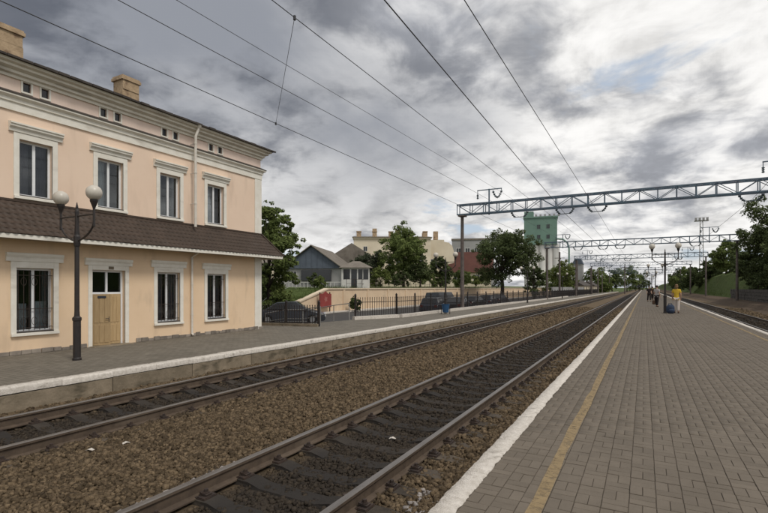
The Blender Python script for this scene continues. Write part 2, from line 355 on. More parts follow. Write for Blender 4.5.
# ================================================================== GROUND
ZR = -.40                    # rail head
ZS = -.565                   # sleeper top
ZB = -.60                    # ballast between sleepers
ZL = -.166                   # top of the left platform
ZP = -.72                    # car park
def sheet(name, x0, x1, y0, y1, z, m, kind='structure', parent=None):
    o = MB().add([(x0,y0,z),(x1,y0,z),(x1,y1,z),(x0,y1,z)], [(0,1,2,3)]).build(name, m, parent)
    if parent is None: o['kind'] = kind
    return o
sheet('ground', -2500, 2500, -800, 4500, -.90, 'grass')
sheet('car_park', -25.2, -12.6, -10, 230, ZP, 'asph')

# ballast bed: one undulating sheet, its sides running under both platforms
def ballast_bed(x0, x1, y0, y1, nx, ny, name, z):
    xs = np.linspace(x0, x1, nx); ys = y0 + (y1-y0)*np.linspace(0, 1, ny)**1.8
    X, Y = np.meshgrid(xs, ys); Z = np.full_like(X, z) + rng.normal(0, .007, X.shape)
    for c in (-3.30, -7.87, 5.80): Z -= .050*np.exp(-((X-c)/1.25)**6)
    mid = np.exp(-((X+5.58)/.75)**4); Z += .05*mid
    V = np.stack([X, Y, Z], -1).reshape(-1, 3); i = np.arange((nx-1)*(ny-1)); r, c = i//(nx-1), i % (nx-1)
    a = r*nx+c; F = np.stack([a, a+1, a+nx+1, a+nx], 1)
    o = link(name, np_mesh(name, V, F, M['ballast'], True)); o['kind'] = 'structure'; return o
ballast_bed(-9.74, -1.20, -3, 600, 90, 420, 'ballast_bed', ZB+.02)
ballast_bed(3.80, 8.6, 3, 600, 40, 200, 'ballast_bed', ZB+.02)

def stones(regions, name, label, m='ballast'):
    P = []; S = []
    for (x0, x1, y0, y1, dens, size, zf) in regions:
        n = int((x1-x0)*(y1-y0)*dens)
        p = np.stack([rng.uniform(x0, x1, n), rng.uniform(y0, y1, n), np.zeros(n)], 1); p[:, 2] = zf
        P.append(p); S.append(size*np.clip(rng.lognormal(0, .36, n), .4, 1.75))
    P = np.concatenate(P); S = np.concatenate(S); n = len(P)
    mid = np.exp(-((P[:, 0]+5.58)/.75)**4)
    P[:, 2] += .05*mid + rng.uniform(-.3, .35, n)*S
    cube = np.array([(-1,-1,-1),(1,-1,-1),(1,1,-1),(-1,1,-1),(-1,-1,1),(1,-1,1),(1,1,1),(-1,1,1)], float)*.5
    V = cube[None]*(1+rng.uniform(-.42, .30, (n, 8, 3)))
    V *= (S[:, None]*rng.uniform(.65, 1.2, (n, 3)))[:, None, :]
    a, b = rng.uniform(0, 6.28, n), rng.uniform(0, 6.28, n)
    ca, sa, cb, sb = np.cos(a), np.sin(a), np.cos(b), np.sin(b)
    x, y, z = V[..., 0], V[..., 1], V[..., 2]
    y, z = y*cb[:, None]-z*sb[:, None], y*sb[:, None]+z*cb[:, None]
    x, y = x*ca[:, None]-y*sa[:, None], x*sa[:, None]+y*ca[:, None]
    V = np.stack([x, y, z], -1) + P[:, None, :]
    f = np.array([(0,3,2,1),(4,5,6,7),(0,1,5,4),(1,2,6,5),(2,3,7,6),(3,0,4,7)])
    F = (f[None]+np.arange(n)[:, None, None]*8).reshape(-1, 4)
    o = link(name, np_mesh(name, V.reshape(-1, 3), F, M[m]))
    return tag(o, label, 'ballast', kind='stuff')
reg = []
for (y0, y1, k, s) in ((.5, 6, 1250, .032), (6, 11, 850, .036), (11, 18, 480, .043), (18, 30, 180, .056), (30, 55, 45, .075)):
    reg += [(-7.0, -4.15, y0, y1, k, s, ZB+.02),                     # strip between the tracks
            (-4.0, -2.6, y0, y1, k*.6, s*.9, ZB-.028), (-2.45, -1.95, y0, y1, k*.9, s, ZB+.002), (-1.98, -1.38, y0, y1, k*1.0, s*1.05, ZB+.022),
            (-8.6, -7.15, y0, y1, k*.4, s, ZB-.030), (-9.7, -8.7, y0, y1, k*.4, s, ZB+.012)]
reg += [(7.0, 8.5, 25, 60, 30, .09, ZB+.02), (5.1, 6.5, 20, 60, 30, .09, ZB-.03), (3.9, 5.0, 10, 60, 30, .08, ZB)]
stones(reg, 'ballast_stone', 'loose brown crushed stone lying between and around the railway tracks')

M['pale_stone'] = mat('pale_limestone_chips', (.36,.33,.31), .9, .1, c2=(.25,.225,.21), scale=12, island=.3)
stones([(-4.42, -4.16, 2.2, 4.4, 420, .026, ZB+.045), (-4.30, -4.16, 4.4, 6.2, 200, .024, ZB+.04), (-2.1, -1.62, 3.5, 4.7, 420, .028, ZB+.012)], 'pale_gravel', 'pale grey stone chips spilled beside the near track', 'pale_stone')
for (x, y, a_, lab) in [(-6.35, 3.6, .4, 'white paper scrap on the ballast between the tracks, at the lower left'), (-6.2, 4.0, 1.2, 'white paper scrap just behind another one on the left ballast'), (-3.2, 6.1, .2, 'white paper scrap between the rails of the near track')]:
    q = MB().add([(-.05,-.03,0),(.0,-.035,.018),(.05,-.02,.004),(.045,.03,.0),(.0,.03,.022),(-.045,.035,.006)], [(0,1,4,5),(1,2,3,4)]).build('paper_scrap', 'kerbw', None, loc=(x, y, ZB+.075 if x < -4.2 else ZB+.01)); q.rotation_euler.z = a_
    tag(q, lab, 'litter', 'paper scraps on the ballast')
# ================================================================== TRACKS
def rail_mesh(y0, y1):
    prof = [(-.07,-.18),(.07,-.18),(.07,-.165),(.012,-.145),(.012,-.05),(.036,-.038),(.037,-.010),(.028,0),(-.028,0),(-.037,-.010),(-.036,-.038),(-.012,-.05),(-.012,-.145),(-.07,-.165)]
    m = MB(); m.prism(prof, 'y', y0, y1)
    m.mi = [1 if i in (2+6, 2+7, 2+8) else 0 for i in range(len(m.f))]
    return m.mesh('rail', ['railside', 'railtop'])
def sleeper_mesh(m):
    b = MB()
    prof = [(-1.37, .0), (-1.37, .095), (-1.15, .125), (-.55, .125), (-.38, .085), (.38, .085), (.55, .125), (1.15, .125), (1.37, .095), (1.37, .0)]
    n = len(prof); vs = []
    for sx, wd in ((-1, .135), (1, .135)):
        for (x, z) in prof: vs.append((x, sx*(wd-.030*(z > 0)), z-.125))
    fs = [tuple(range(n))[::-1], tuple(range(n, 2*n))] + [(i, (i+1) % n, (i+1) % n+n, i+n) for i in range(n)]
    b.add(vs, fs); return b.mesh('sleeper', m)
def fastening_mesh():
    b = MB(); b.box(-.18, .18, -.085, .085, -.02, .012)
    for s in (-1, 1):
        b.box(s*.125-.05, s*.125+.05, -.08, .08, .01, .022)
        b.tube([(s*.115, 0, .02), (s*.115, 0, .085)], .022, 6); b.tube([(s*.115, 0, .03), (s*.115, 0, .055)], .036, 6)
        b.bar((s*.16, 0, .03), (s*.06, 0, .045), .075, .022)
    return b.mesh('rail_fastening', 'iron')
SL, SLD, FA = sleeper_mesh('sleeper'), sleeper_mesh('sleeper_dk'), fastening_mesh()
SP = .565
def track(cx, ystart, yend, ynear, label, dark):
    t = empty('railway_track', (cx, ystart, ZR), 0, label, 'railway track')
    for s in (-1, 1): link('rail', rail_mesh(0, yend-ystart), t, (s*.797, 0, 0))
    i = 0; y = .05
    rest = []
    while y < yend-ystart:
        Y = y+ystart
        if Y < ynear:
            o = link('sleeper', SLD if dark(i) else SL, t, (random.uniform(-.02, .02), y, ZS-ZR+random.uniform(-.008, .004)), random.uniform(-.012, .012))
            if Y < 26:
                for s in (-1, 1): link('rail_fastening', FA, o, (s*.797, 0, 0))
        elif Y < 160: rest.append(y)
        y += SP; i += 1
    b = MB()
    for y in rest: b.box(-1.37, 1.37, y-.12, y+.12, ZS-ZR-.1, ZS-ZR)
    tag(b.build('distant_sleepers', 'sleeper_dk', t), kind='stuff')
    return t
track(-3.30, 0, 620, 44, 'railway track beside the paved platform with the yellow line, dark oily sleepers', lambda i: i % 5 != 0)
track(-7.87, 0, 620, 44, 'railway track along the kerb of the station building platform', lambda i: i % 3 == 0)
track(5.80, 12, 620, 50, 'railway track right of the paved platform below the grass bank', lambda i: True)

# ================================================================== RIGHT (ISLAND) PLATFORM
XA, XB = -1.365, 3.85
pl = empty('island_platform', (0, 0, 0), kind='structure')
MB().box(XA+.03, XB-.03, -4, 420, -.9, -.0055).build('platform_core', 'joint', pl)
MB().add([(XA+.19, 46, -.002), (XB-.19, 46, -.002), (XB-.19, 420, -.002), (XA+.19, 420, -.002)], [(0,1,2,3)]).build('distant_paving', 'paver_far', pl)
PW = .1
def paver_shape():
    a, b = .0860, .0426; c = .0025
    vs = [(-a,-b,-.03),(a,-b,-.03),(a,b,-.03),(-a,b,-.03),(-a,-b,-c),(a,-b,-c),(a,b,-c),(-a,b,-c),(-a+c,-b+c,0),(a-c,-b+c,0),(a-c,b-c,0),(-a+c,b-c,0)]
    fs = [(0,1,5,4),(1,2,6,5),(2,3,7,6),(3,0,4,7),(4,5,9,8),(5,6,10,9),(6,7,11,10),(7,4,8,11),(8,9,10,11)]
    return vs, fs
pv, pf = paver_shape()
_m = MB().add(pv, pf); PAV = _m.mesh('paver', 'paver')
cells = []
gx0 = XA+.19; CS = .175; CY = .181; ncx = int((XB-.19-gx0)/CS)
gw = (XB-.19-gx0)/ncx
for j in range(int(48/CY)):
    for i in range(ncx):
        cx = gx0+(i+.5)*gw; cy = -2+(j+.5)*CY
        for s in (-CS/4, CS/4):
            if (i+j) % 2: cells.append((cx, cy+s*CY/CS, 0.))
            else: cells.append((cx+s*gw/CS, cy, math.pi/2))
cy0, sy0 = math.cos(R(28.7)), math.sin(R(28.7))
def seen(x, y):
    d = -x*sy0+y*cy0; r = x*cy0+y*sy0
    if d < .5: return None
    u = 384+475*r/d; v = 287.5+475*1.6/d
    return d if (-10 < u < 778 and v < 518) else None
vis = sorted([(seen(c[0], c[1]), k) for k, c in enumerate(cells) if seen(c[0], c[1])])
near = {k for d, k in vis[:296]}
V = []; F = []
pva = np.array(pv); pfa = np.array(pf)
for k, (x, y, rz) in enumerate(cells):
    dz = random.gauss(0, .0012)-(.004 if random.random() < .012 else 0); tilt = (random.gauss(0, .006), random.gauss(0, .006))
    rz += random.gauss(0, .006)
    if k in near:
        o = link('paver', PAV, pl, (x, y, dz)); o.rotation_euler = (tilt[0], tilt[1], rz)
    else:
        c, s = math.cos(rz), math.sin(rz); q = pva.copy()
        q[:, 2] += dz + q[:, 0]*tilt[0] + q[:, 1]*tilt[1]
        V.append(np.stack([q[:, 0]*c-q[:, 1]*s+x, q[:, 0]*s+q[:, 1]*c+y, q[:, 2]], 1)); F.append(pfa+len(F)*12)
tag(link('paver_field', np_mesh('paver_field', np.concatenate(V), np.concatenate(F), M['paver']), pl), kind='stuff')
# whitewashed kerb stones, uneven edges
def kerb_mesh(width, height, length, seed, overhang=.0):
    r = random.Random(seed); b = MB(); n = 44; rows = []; jo = ji = z = 0.
    for i in range(n+1):
        y = length*i/n; e = .006 if i in (0, n) else 0
        jo = jo*.6+r.gauss(0, .0035); ji = ji*.6+r.gauss(0, .004); z = z*.5+r.gauss(0, .0014)-e
        rows.append([(0+jo*.6, y, -height), (0+jo, y, -.022), (.016+jo, y, z), (width*.5, y, z+.003+r.gauss(0, .0015)), (width-.014+ji, y, z), (width+ji, y, -.02), (width+ji, y, -height)])
    vs = [p for rw in rows for p in rw]; k = 7; fs = []
    for i in range(n):
        for j in range(k-1): fs.append((i*k+j, i*k+j+1, (i+1)*k+j+1, (i+1)*k+j))
    fs += [tuple(range(k)), tuple(n*k+j for j in range(k))[::-1]]
    b.add(vs, fs); return b.mesh('kerb_stone', 'kerbw', True)
KM = [kerb_mesh(.19, .13, .992, s) for s in range(6)]
for j in range(-3, 60):
    o = link('kerb_stone', random.choice(KM), pl, (XA+random.gauss(0, .003), j*1.0, .006+random.gauss(0, .002)), random.gauss(0, .002))
for j in range(10, 60):
    o = link('kerb_stone', random.choice(KM), pl, (XB+random.gauss(0, .004), j*1.0+.99, .006+random.gauss(0, .003)), math.pi+random.gauss(0, .003))
for xx in (XA, XB-.19):
    tag(MB().box(xx, xx+.19, 60.02, 420, -.13, .006).build('distant_kerb', 'kerbw', pl), kind='stuff')
for j in range(-2, 30):     # edge wall under the kerb
    MB().box(XA+.02, XA+.12, j*2+.006, j*2+1.994, -.8, -.125).build('edge_panel', 'conc', pl)
for x0, x1, y0 in ((-.74, -.64, -2), (3.22, 3.31, 8)):
    b = MB(); n = 160; vs = []
    for i in range(n+1):
        y = y0+(150-y0)*(i/n)**2; dx = .004*math.sin(y*.9)+random.gauss(0, .002)
        vs += [(x0+dx+random.gauss(0, .005), y, .0065), (x1+dx+random.gauss(0, .005), y, .0065)]
    b.add(vs, [(2*i, 2*i+1, 2*i+3, 2*i+2) for i in range(n)]); b.build('yellow_line', 'yellow', pl)

# ================================================================== LEFT PLATFORM
XE = -9.75
lp = empty('station_platform', (0, 0, 0), kind='structure')
poly = [(XE-.02, -9), (XE-.02, 230), (-12.68, 230), (-12.68, 25), (-14.05, 21.9), (-12.85, 17.4), (-16.2, 16.7), (-16.2, -9)]
MB().prism(poly, 'z', -.95, ZL).build('paving', 'paver_left', lp)
def wall_panel(seed):
    r = random.Random(seed); b = MB(); b.box(0, .05, 0, 1.985, -.62, -.115); return b.mesh('edge_panel', 'conc', bevel=.008)
PMs = [wall_panel(s) for s in range(2)]
KL = [kerb_mesh(.30, .115, .992, 20+s) for s in range(6)]
for j in range(-2, 45):
    link('edge_panel', PMs[j % 2], lp, (XE-.045, j*2.0, ZL+random.gauss(0, .002)))
for j in range(-4, 90):
    o = link('kerb_stone', random.choice(KL), lp, (XE+.02+random.gauss(0, .006), (j+1)*1.0, ZL+.012+random.gauss(0, .004)), math.pi+random.gauss(0, .004))
tag(MB().box(XE-.28, XE+.02, 90.02, 230, ZL-.115, ZL+.012).build('distant_kerb', 'kerbw', lp), kind='stuff')
tag(MB().box(XE-.05, XE, 90.02, 230, -.8, ZL-.12).build('distant_edge_wall', 'conc', lp), kind='stuff')
def kerb_run(a, b_, n, parent):
    a = Vector(a); b_ = Vector(b_); d = b_-a; L_ = d.length/n
    for i in range(n):
        p = a+d*(i/n); q = p + d.normalized()*(L_-.008)
        MB().bar((p.x, p.y, ZL+.03+random.gauss(0, .004)), (q.x, q.y, ZL+.03+random.gauss(0, .004)), .24, .30).build('kerb_stone', 'kerbw', parent)
kerb_run((-12.62, 25.1), (-12.62, 95), 70, lp)
kerb_run((-13.95, 22.0), (-12.70, 24.95), 3, lp)
for a, b_ in (((-12.9, 17.35), (-14.6, 17.0)), ((-14.65, 17.0), (-16.2, 16.66))):
    MB().bar((*a, ZL-.0), (*b_, ZL), .16, .24).build('kerb_stone', 'conc', lp)
# ramp from the platform opening down to the car park
rp = MB().add([(-12.85,17.4,ZL-.004),(-14.05,21.9,ZL-.004),(-19,24.2,ZP+.01),(-19,19.5,ZP+.01)], [(0,1,2,3)]).build('ramp', 'paver_left'); rp['kind'] = 'structure'

# ================================================================== STATION BUILDING
XW, YE = -14.4, 15.3
Y0 = -7.0
bld = empty('station_building', (XW, YE, ZL), 0, 'two-storey peach stucco station building with brown tiled canopy and white window surrounds', 'building')
def B(mb, name, mats, parent=None, **k):           # children of the building are written in world coordinates
    o = mb.build(name, mats, None, **k); p = parent or bld
    o.parent = p
    if p is bld: o.matrix_parent_inverse = Matrix.Translation(-Vector((XW, YE, ZL)))
    return o
COLS = [4.66, 2.6, .55, -1.5]
cols_up = [6.74, 8.78, 10.87, 12.86] + COLS
holes_up = [(c-.40, c+.40, 4.03, 5.50) for c in cols_up]
holes_lo = [(c-.445, c+.445, .42, 2.12) for c in (6.72, 10.82, 12.90, 4.66, .55, -1.5)]
door = (8.22, 9.24, ZL, 2.13)
attic = []
for c in cols_up:
    for s in (-.22, .22): attic.append((c+s-.095, c+s+.095, 6.78, 7.03))
def facade(y0, y1, z0, z1, holes, x=XW, depth=.20):
    b = MB(); ys = sorted({y0, y1, *[h[0] for h in holes], *[h[1] for h in holes]}); zs = sorted({z0, z1, *[h[2] for h in holes], *[h[3] for h in holes]})
    for i in range(len(ys)-1):
        for j in range(len(zs)-1):
            cy, cz = (ys[i]+ys[i+1])/2, (zs[j]+zs[j+1])/2
            if any(h[0] < cy < h[1] and h[2] < cz < h[3] for h in holes): continue
            b.add([(x,ys[i],zs[j]),(x,ys[i+1],zs[j]),(x,ys[i+1],zs[j+1]),(x,ys[i],zs[j+1])], [(0,1,2,3)])
    for h in holes:
        a, c, d, e = h; q = x-depth
        for p in (((x,a,d),(x,a,e),(q,a,e),(q,a,d)), ((x,c,d),(q,c,d),(q,c,e),(x,c,e)), ((x,a,e),(x,c,e),(q,c,e),(q,a,e)), ((x,a,d),(q,a,d),(q,c,d),(x,c,d))):
            b.add(p, [(0,1,2,3)])
    return b
def keep(b, **k): return b
f = facade(Y0, YE, ZL-.05, 3.0, holes_lo+[door]); f.add([(XW,YE,ZL-.05),(-26,YE,ZL-.05),(-26,YE,3.0),(XW,YE,3.0)], [(0,1,2,3)])
B(f, 'wall', 'stucco_low')
f = facade(Y0, YE, 3.0, 6.34, holes_up); f.add([(XW,YE,3.0),(-26,YE,3.0),(-26,YE,6.34),(XW,YE,6.34)], [(0,1,2,3)])
B(f, 'wall', 'stucco')
f = facade(Y0, YE, 6.34, 7.35, attic); f.add([(XW,YE,6.34),(-26,YE,6.34),(-26,YE,7.35),(XW,YE,7.35)], [(0,1,2,3)])
B(f, 'attic_wall', 'stucco_pink')
b = MB(); b.box(-26, -25.8, Y0, YE-.01, ZL, 7.3); b.box(-25.8, XW-.01, Y0, Y0+.2, ZL, 7.3)
B(b, 'rear_wall', 'stucco_pink')
B(MB().box(XW-.85, XW-.80, Y0+.3, YE-.3, ZL, 7.2), 'dark_room_backing', 'room')  # added dark plane behind the glass, room shade put into its colour
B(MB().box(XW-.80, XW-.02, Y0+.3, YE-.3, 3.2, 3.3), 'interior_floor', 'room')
def cornice_profile(steps):
    return steps
def cornice(name, prof, m):                        # profile (out, z) swept along the front and round the end wall
    b = MB(); n = len(prof); vs = []
    for (o, z) in prof: vs.append((XW+o, Y0, z))
    for (o, z) in prof: vs.append((XW+o, YE+o, z))
    for (o, z) in prof: vs.append((-26, YE+o, z))
    fs = []
    for k in range(2):
        for i in range(n-1): fs.append((k*n+i, k*n+i+1, (k+1)*n+i+1, (k+1)*n+i))
    b.add(vs, fs); return B(b, name, m)
cornice('string_course', [(.0,6.20),(.045,6.20),(.045,6.40),(.085,6.42),(.085,6.50),(.17,6.56),(.17,6.62),(.0,6.72)], 'trim')
cornice('eaves_cornice', [(.0,7.05),(.05,7.05),(.06,7.12),(.13,7.15),(.13,7.22),(.24,7.27),(.24,7.33),(.33,7.36),(.36,7.43),(.0,7.45)], 'cornice')
cornice('lead_flashing', [(.0,6.722),(.185,6.622),(.185,6.60)], 'roofdk')
b = MB()
e = .40; zr = 7.455
b.add([(XW+e,Y0,zr),(XW+e,YE+e,zr),(-26,YE+e,zr),(-20.2,Y0,9.1),(-20.2,YE-3,9.1),(XW+e,Y0,zr-.035),(XW+e,YE+e,zr-.035),(-26,YE+e,zr-.035),(XW,Y0,zr-.035),(XW,YE,zr-.035),(-26,YE,zr-.035)],
      [(0,1,4,3),(1,2,4),(0,5,6,1),(1,6,7,2),(5,8,9,6),(6,9,10,7)])
rf = B(b, 'roof', 'roofdk')
r_ = random.Random(3); y = Y0
b = MB()
while y < YE+.35:
    L_ = .30; b.box(XW+e-.02, XW+e+.035+r_.uniform(-.015, .02), y, y+L_-.02, zr-.03, zr+.02+r_.uniform(0, .02)); y += L_
tag(B(b, 'eaves_tiles', 'roofdk', rf), kind='stuff')
def chimney(y, x, wd, dp, ztop, seed):
    r = random.Random(seed); b = MB(); z = 7.6; 
    n = 5
    for i in range(n):
        z1 = 7.3+(ztop-.16-7.3)*(i+1)/n; z0 = 7.3+(ztop-.16-7.3)*i/n
        b.box(x-dp/2+r.uniform(-.012,.012), x+dp/2+r.uniform(-.012,.012), y-wd/2+r.uniform(-.012,.012), y+wd/2+r.uniform(-.012,.012), z0, z1-.001)
    b.box(x-dp/2-.05, x+dp/2+.05, y-wd/2-.05, y+wd/2+.05, ztop-.16, ztop-.06); b.box(x-dp/2-.02, x+dp/2+.02, y-wd/2-.02, y+wd/2+.02, ztop-.06, ztop)
    c = B(b, 'chimney', 'chim', rf)
chimney(10.58, -16.4, .62, .55, 9.12, 1); chimney(6.78, -16.4, .82, .6, 9.17, 2)
# corner pilaster
B(MB().box(XW, XW+.03, YE-.36, YE+.03, ZL, 6.20).box(XW-.4, XW, YE, YE+.03, ZL, 6.20), 'corner_pilaster', 'trim')
def window(c, z0, z1, hw, low, kind):
    b = MB(); x = XW-.12; t = .055
    b.box(x-.05, x, c-hw, c-hw+t, z0, z1); b.box(x-.05, x, c+hw-t, c+hw, z0, z1); b.box(x-.05, x, c-hw+t, c+hw-t, z0, z0+t); b.box(x-.05, x, c-hw+t, c+hw-t, z1-t, z1)
    b.box(x-.05, x+.004, c-.035, c+.035, z0+t, z1-t)
    wn = B(b, 'window', 'pvc')
    for s in (-1, 1):
        ya, yb = (c-hw+t, c-.035) if s < 0 else (c+.035, c+hw-t)
        t1, t2 = random.uniform(-.012, .012), random.uniform(-.010, .010); q = MB().box(x-.028, x-.022, ya, yb, z0+t, z1-t)
        q.v = [(vx+(vy-(ya+yb)/2)*t1+(vz-(z0+z1)/2)*t2*.5, vy, vz) for vx, vy, vz in q.v]; B(q, 'pane', 'glass', wn)
    # surround
    w_ = .13; p = XW+.035
    b = MB(); b.box(XW-.02, p, c-hw-w_, c-hw, z0-.02, z1+w_+.04); b.box(XW-.02, p, c+hw, c+hw+w_, z0-.02, z1+w_+.04); b.box(XW-.02, p, c-hw, c+hw, z1, z1+w_+.04)
    B(b, 'surround', 'trim', wn, bevel=.004)
    b = MB(); zt = z1+w_+.04
    b.prism([(XW, zt), (p+.02, zt), (p+.03, zt+.07), (p+.09, zt+.12), (p+.09, zt+.17), (p+.12, zt+.18), (p+.12, zt+.22), (XW, zt+.25)] if not low else
            [(XW, zt), (p+.02, zt), (p+.02, zt+.10), (p+.06, zt+.16), (p+.06, zt+.22), (XW, zt+.23)], 'y', c-hw-w_-.11, c+hw+w_+.11)
    B(b, 'lintel', 'trim', wn)
    B(MB().box(XW-.14, p+.045, c-hw-w_, c+hw+w_, z0-.10, z0-.022), 'sill', 'trim', wn, bevel=.006)
    B(MB().box(XW-.16, p+.0, c-hw, c+hw, z0-.02, z0+.012), 'sill_flashing', 'roofdk', wn)
    # curtains
    def drape(ya, yb, za, zb, m, amp=.025, per=.09):
        b = MB(); n = max(6, int((yb-ya)/per*6)); vs = []
        for i in range(n+1):
            yy = ya+(yb-ya)*i/n; xx = x-.16+amp*math.sin(2*math.pi*(yy-ya)/per)
            vs += [(xx, yy, za), (xx, yy, zb)]
        b.add(vs, [(2*i, 2*i+2, 2*i+3, 2*i+1) for i in range(n)]); B(b, 'curtain', m, wn, smooth=True)
    if kind == 0: drape(c-hw+.03, c-.08, z0, z1, 'curtain_dk'); drape(c+.1, c+hw-.03, z0, z1, 'curtain_dk')
    if kind == 1: drape(c-hw+.03, c-.02, z0, z1, 'curtain')
    if kind == 2: drape(c-hw+.03, c-.12, z0, z1, 'curtain'); drape(c+hw-.12, c+hw-.02, z0, z1, 'curtain_dk')
    if kind == 3: drape(c-hw+.05, c-.1, z0, z0+.75, 'curtain'); drape(c+.1, c+hw-.06, z0, z0+.8, 'curtain'); drape(c-hw+.03, c-hw+.16, z0, z1, 'curtain_dk'); drape(c+hw-.16, c+hw-.03, z0, z1, 'curtain_dk')
    if kind == 4: drape(c-hw+.03, c-.05, z0, z1, 'curtain_dk', .018, .12); drape(c+.05, c+hw-.03, z0, z1, 'curtain_dk', .018, .12)
    if low:
        g = B(MB().box(x+.06, x+.075, c-hw, c+hw, z0+.60, z0+.615).box(x+.06, x+.075, c-hw, c+hw, z0+.10, z0+.115).box(x+.06, x+.075, c-hw, c+hw, z1-.20, z1-.185), 'grille_rail', 'iron', wn)
        for i in range(7):
            yy = c-hw+(2*hw)*(i+.5)/7
            b = MB(); b.box(x+.077, x+.088, yy-.006, yy+.006, z0+.03, z1-.06)
            if i % 2 == 1:
                for zc in (z0+.28, z1-.36):
                    for s in (-1, 1):
                        pts = [(x+.082, yy+s*(.012+.052*math.sin(a)), zc+.10*math.cos(a)*1.0) for a in np.linspace(0, math.pi, 9)]
                        b.tube(pts, .006, 4)
            B(b, 'grille_bar', 'iron', wn)
for k, c in enumerate(cols_up): window(c, 4.03, 5.50, .40, False, (0, 1, 2, 2, 0, 1, 2, 0)[k])
for k, c in enumerate((6.72, 10.82, 12.90, 4.66, .55, -1.5)): window(c, .42, 2.12, .445, True, (3, 4, 4, 3, 4, 0)[k])
for (a, c, d, e_) in attic:
    b = MB(); x = XW+.022; t = .045
    b.box(XW-.01, x, a-t, a, d-t, e_+t); b.box(XW-.01, x, c, c+t, d-t, e_+t); b.box(XW-.01, x, a, c, d-t, d); b.box(XW-.01, x, a, c, e_, e_+t)
    wn = B(b, 'attic_window', 'trim'); B(MB().box(XW-.06, XW-.05, a, c, d, e_), 'pane', 'darkglass', wn)
# door
a, c, d, e_ = door; x = XW-.12
b = MB(); b.box(x-.06, x, a, a+.06, ZL, e_); b.box(x-.06, x, c-.06, c, ZL, e_); b.box(x-.06, x, a+.06, c-.06, e_-.06, e_); b.box(x-.06, x+.005, a+.06, c-.06, 1.40, 1.46); b.box(x-.06, x, (a+c)/2-.03, (a+c)/2+.03, 1.46, e_-.06)
dr = B(b, 'door', 'pvc')
for s in (0, 1):
    ya = a+.06 if s == 0 else (a+c)/2+.03; yb = (a+c)/2-.03 if s == 0 else c-.06
    B(MB().box(x-.035, x-.028, ya, yb, 1.46, e_-.06), 'transom_pane', 'glass', dr)
w_ = .12; p = XW+.035
b = MB(); b.box(XW-.02, p, a-w_, a, ZL, e_+.14); b.box(XW-.02, p, c, c+w_, ZL, e_+.14); b.box(XW-.02, p, a, c, e_, e_+.14)
B(b, 'surround', 'trim', dr, bevel=.004)
B(MB().prism([(XW, e_+.14), (p+.02, e_+.14), (p+.02, e_+.22), (p+.06, e_+.28), (p+.06, e_+.34), (XW, e_+.35)], 'y', a-w_-.1, c+w_+.1), 'lintel', 'trim', dr)
B(MB().box(p+.002, p+.012, 8.70, 8.86, e_+.025, e_+.115), 'number_plate', 'conc', dr)
def leaf(parent, hinge_y, wdt, ang, m, handle):
    b = MB(); z0, z1 = ZL+.02, 1.40
    b.box(-.022, .022, 0, wdt, z0, z1)
    for (pa, pb) in ((z0+.08, z0+.60), (z0+.68, z1-.08)):
        for i in range(3):
            ya = .035+i*(wdt-.07)/3+.012; yb = .035+(i+1)*(wdt-.07)/3-.012
            b.box(.022, .034, ya, yb, pa, pb)
    rot = Matrix.Rotation(ang, 4, 'Z'); T = Matrix.Translation((XW-.10, hinge_y, 0))
    b.v = [tuple(T @ rot @ Vector(v)) for v in b.v]
    lf = B(b, 'door_leaf', m, parent, bevel=.003)
    if handle:
        for nm, bb, mm in (('handle', MB().box(.023, .034, wdt-.07, wdt-.035, .55, .72).tube([(.034, wdt-.05, .66), (.08, wdt-.05, .66), (.08, wdt-.15, .66)], .010, 6), 'iron'),
                           ('plaque', MB().box(.035, .046, wdt*.28, wdt*.74, 1.28, 1.345), 'carnavy')):
            bb.v = [tuple(T @ rot @ Vector(v)) for v in bb.v]; B(bb, nm, mm, parent)
leaf(dr, a+.06, .49, -R(18), 'wood_dk', True)
leaf(dr, (a+c)/2+.02, .40, 0, 'wood', False)
B(MB().box(XW-.02, XW+.32, a-.1, c+.1, ZL-.02, ZL+.02), 'threshold', 'conc', dr, bevel=.01)
# plinth of small uneven stones
r_ = random.Random(11); y = Y0; PLM = [MB().box(0, .045, 0, .2, 0, .11).mesh('plinth_stone', 'plinth', bevel=.008) for _ in range(1)]
while y < YE-.05:
    L_ = r_.uniform(.15, .30)
    if not (a-.14 < y+L_ and y < c+.14):
        o = link('plinth_stone', PLM[0], bld, (0+r_.uniform(-.012, .01), y-YE, .0)); o.scale = (1, (L_-.012)/.2, r_.uniform(.7, 1.25))
    y += L_
# downpipes
b = MB(); yy = 11.72
b.tube([(XW+.34, yy+.08, 7.36), (XW+.30, yy+.06, 7.22), (XW+.27, yy, 7.02), (XW+.26, yy, 6.4), (XW+.26, yy, 3.78)], .048, 10)
b.tube([(XW+.35, yy+.08, 7.44), (XW+.34, yy+.08, 7.34)], [.10, .055], 10)
for z in (4.6, 5.7, 6.75): b.tube([(XW+.26, yy, z), (XW+.26, yy, z+.05)], .060, 10); b.bar((XW, yy, z+.02), (XW+.22, yy, z+.02), .02)
B(b, 'downpipe', 'pipe', smooth=False)
b = MB(); b.tube([(XW+.45, yy, 2.86), (XW+.08, yy, 2.70), (XW+.08, yy, ZL+.12), (XW+.16, yy, ZL+.05)], .038, 8)
for z in (.6, 1.7): b.tube([(XW+.08, yy, z), (XW+.08, yy, z+.05)], .048, 8)
B(b, 'downpipe', 'pipe')
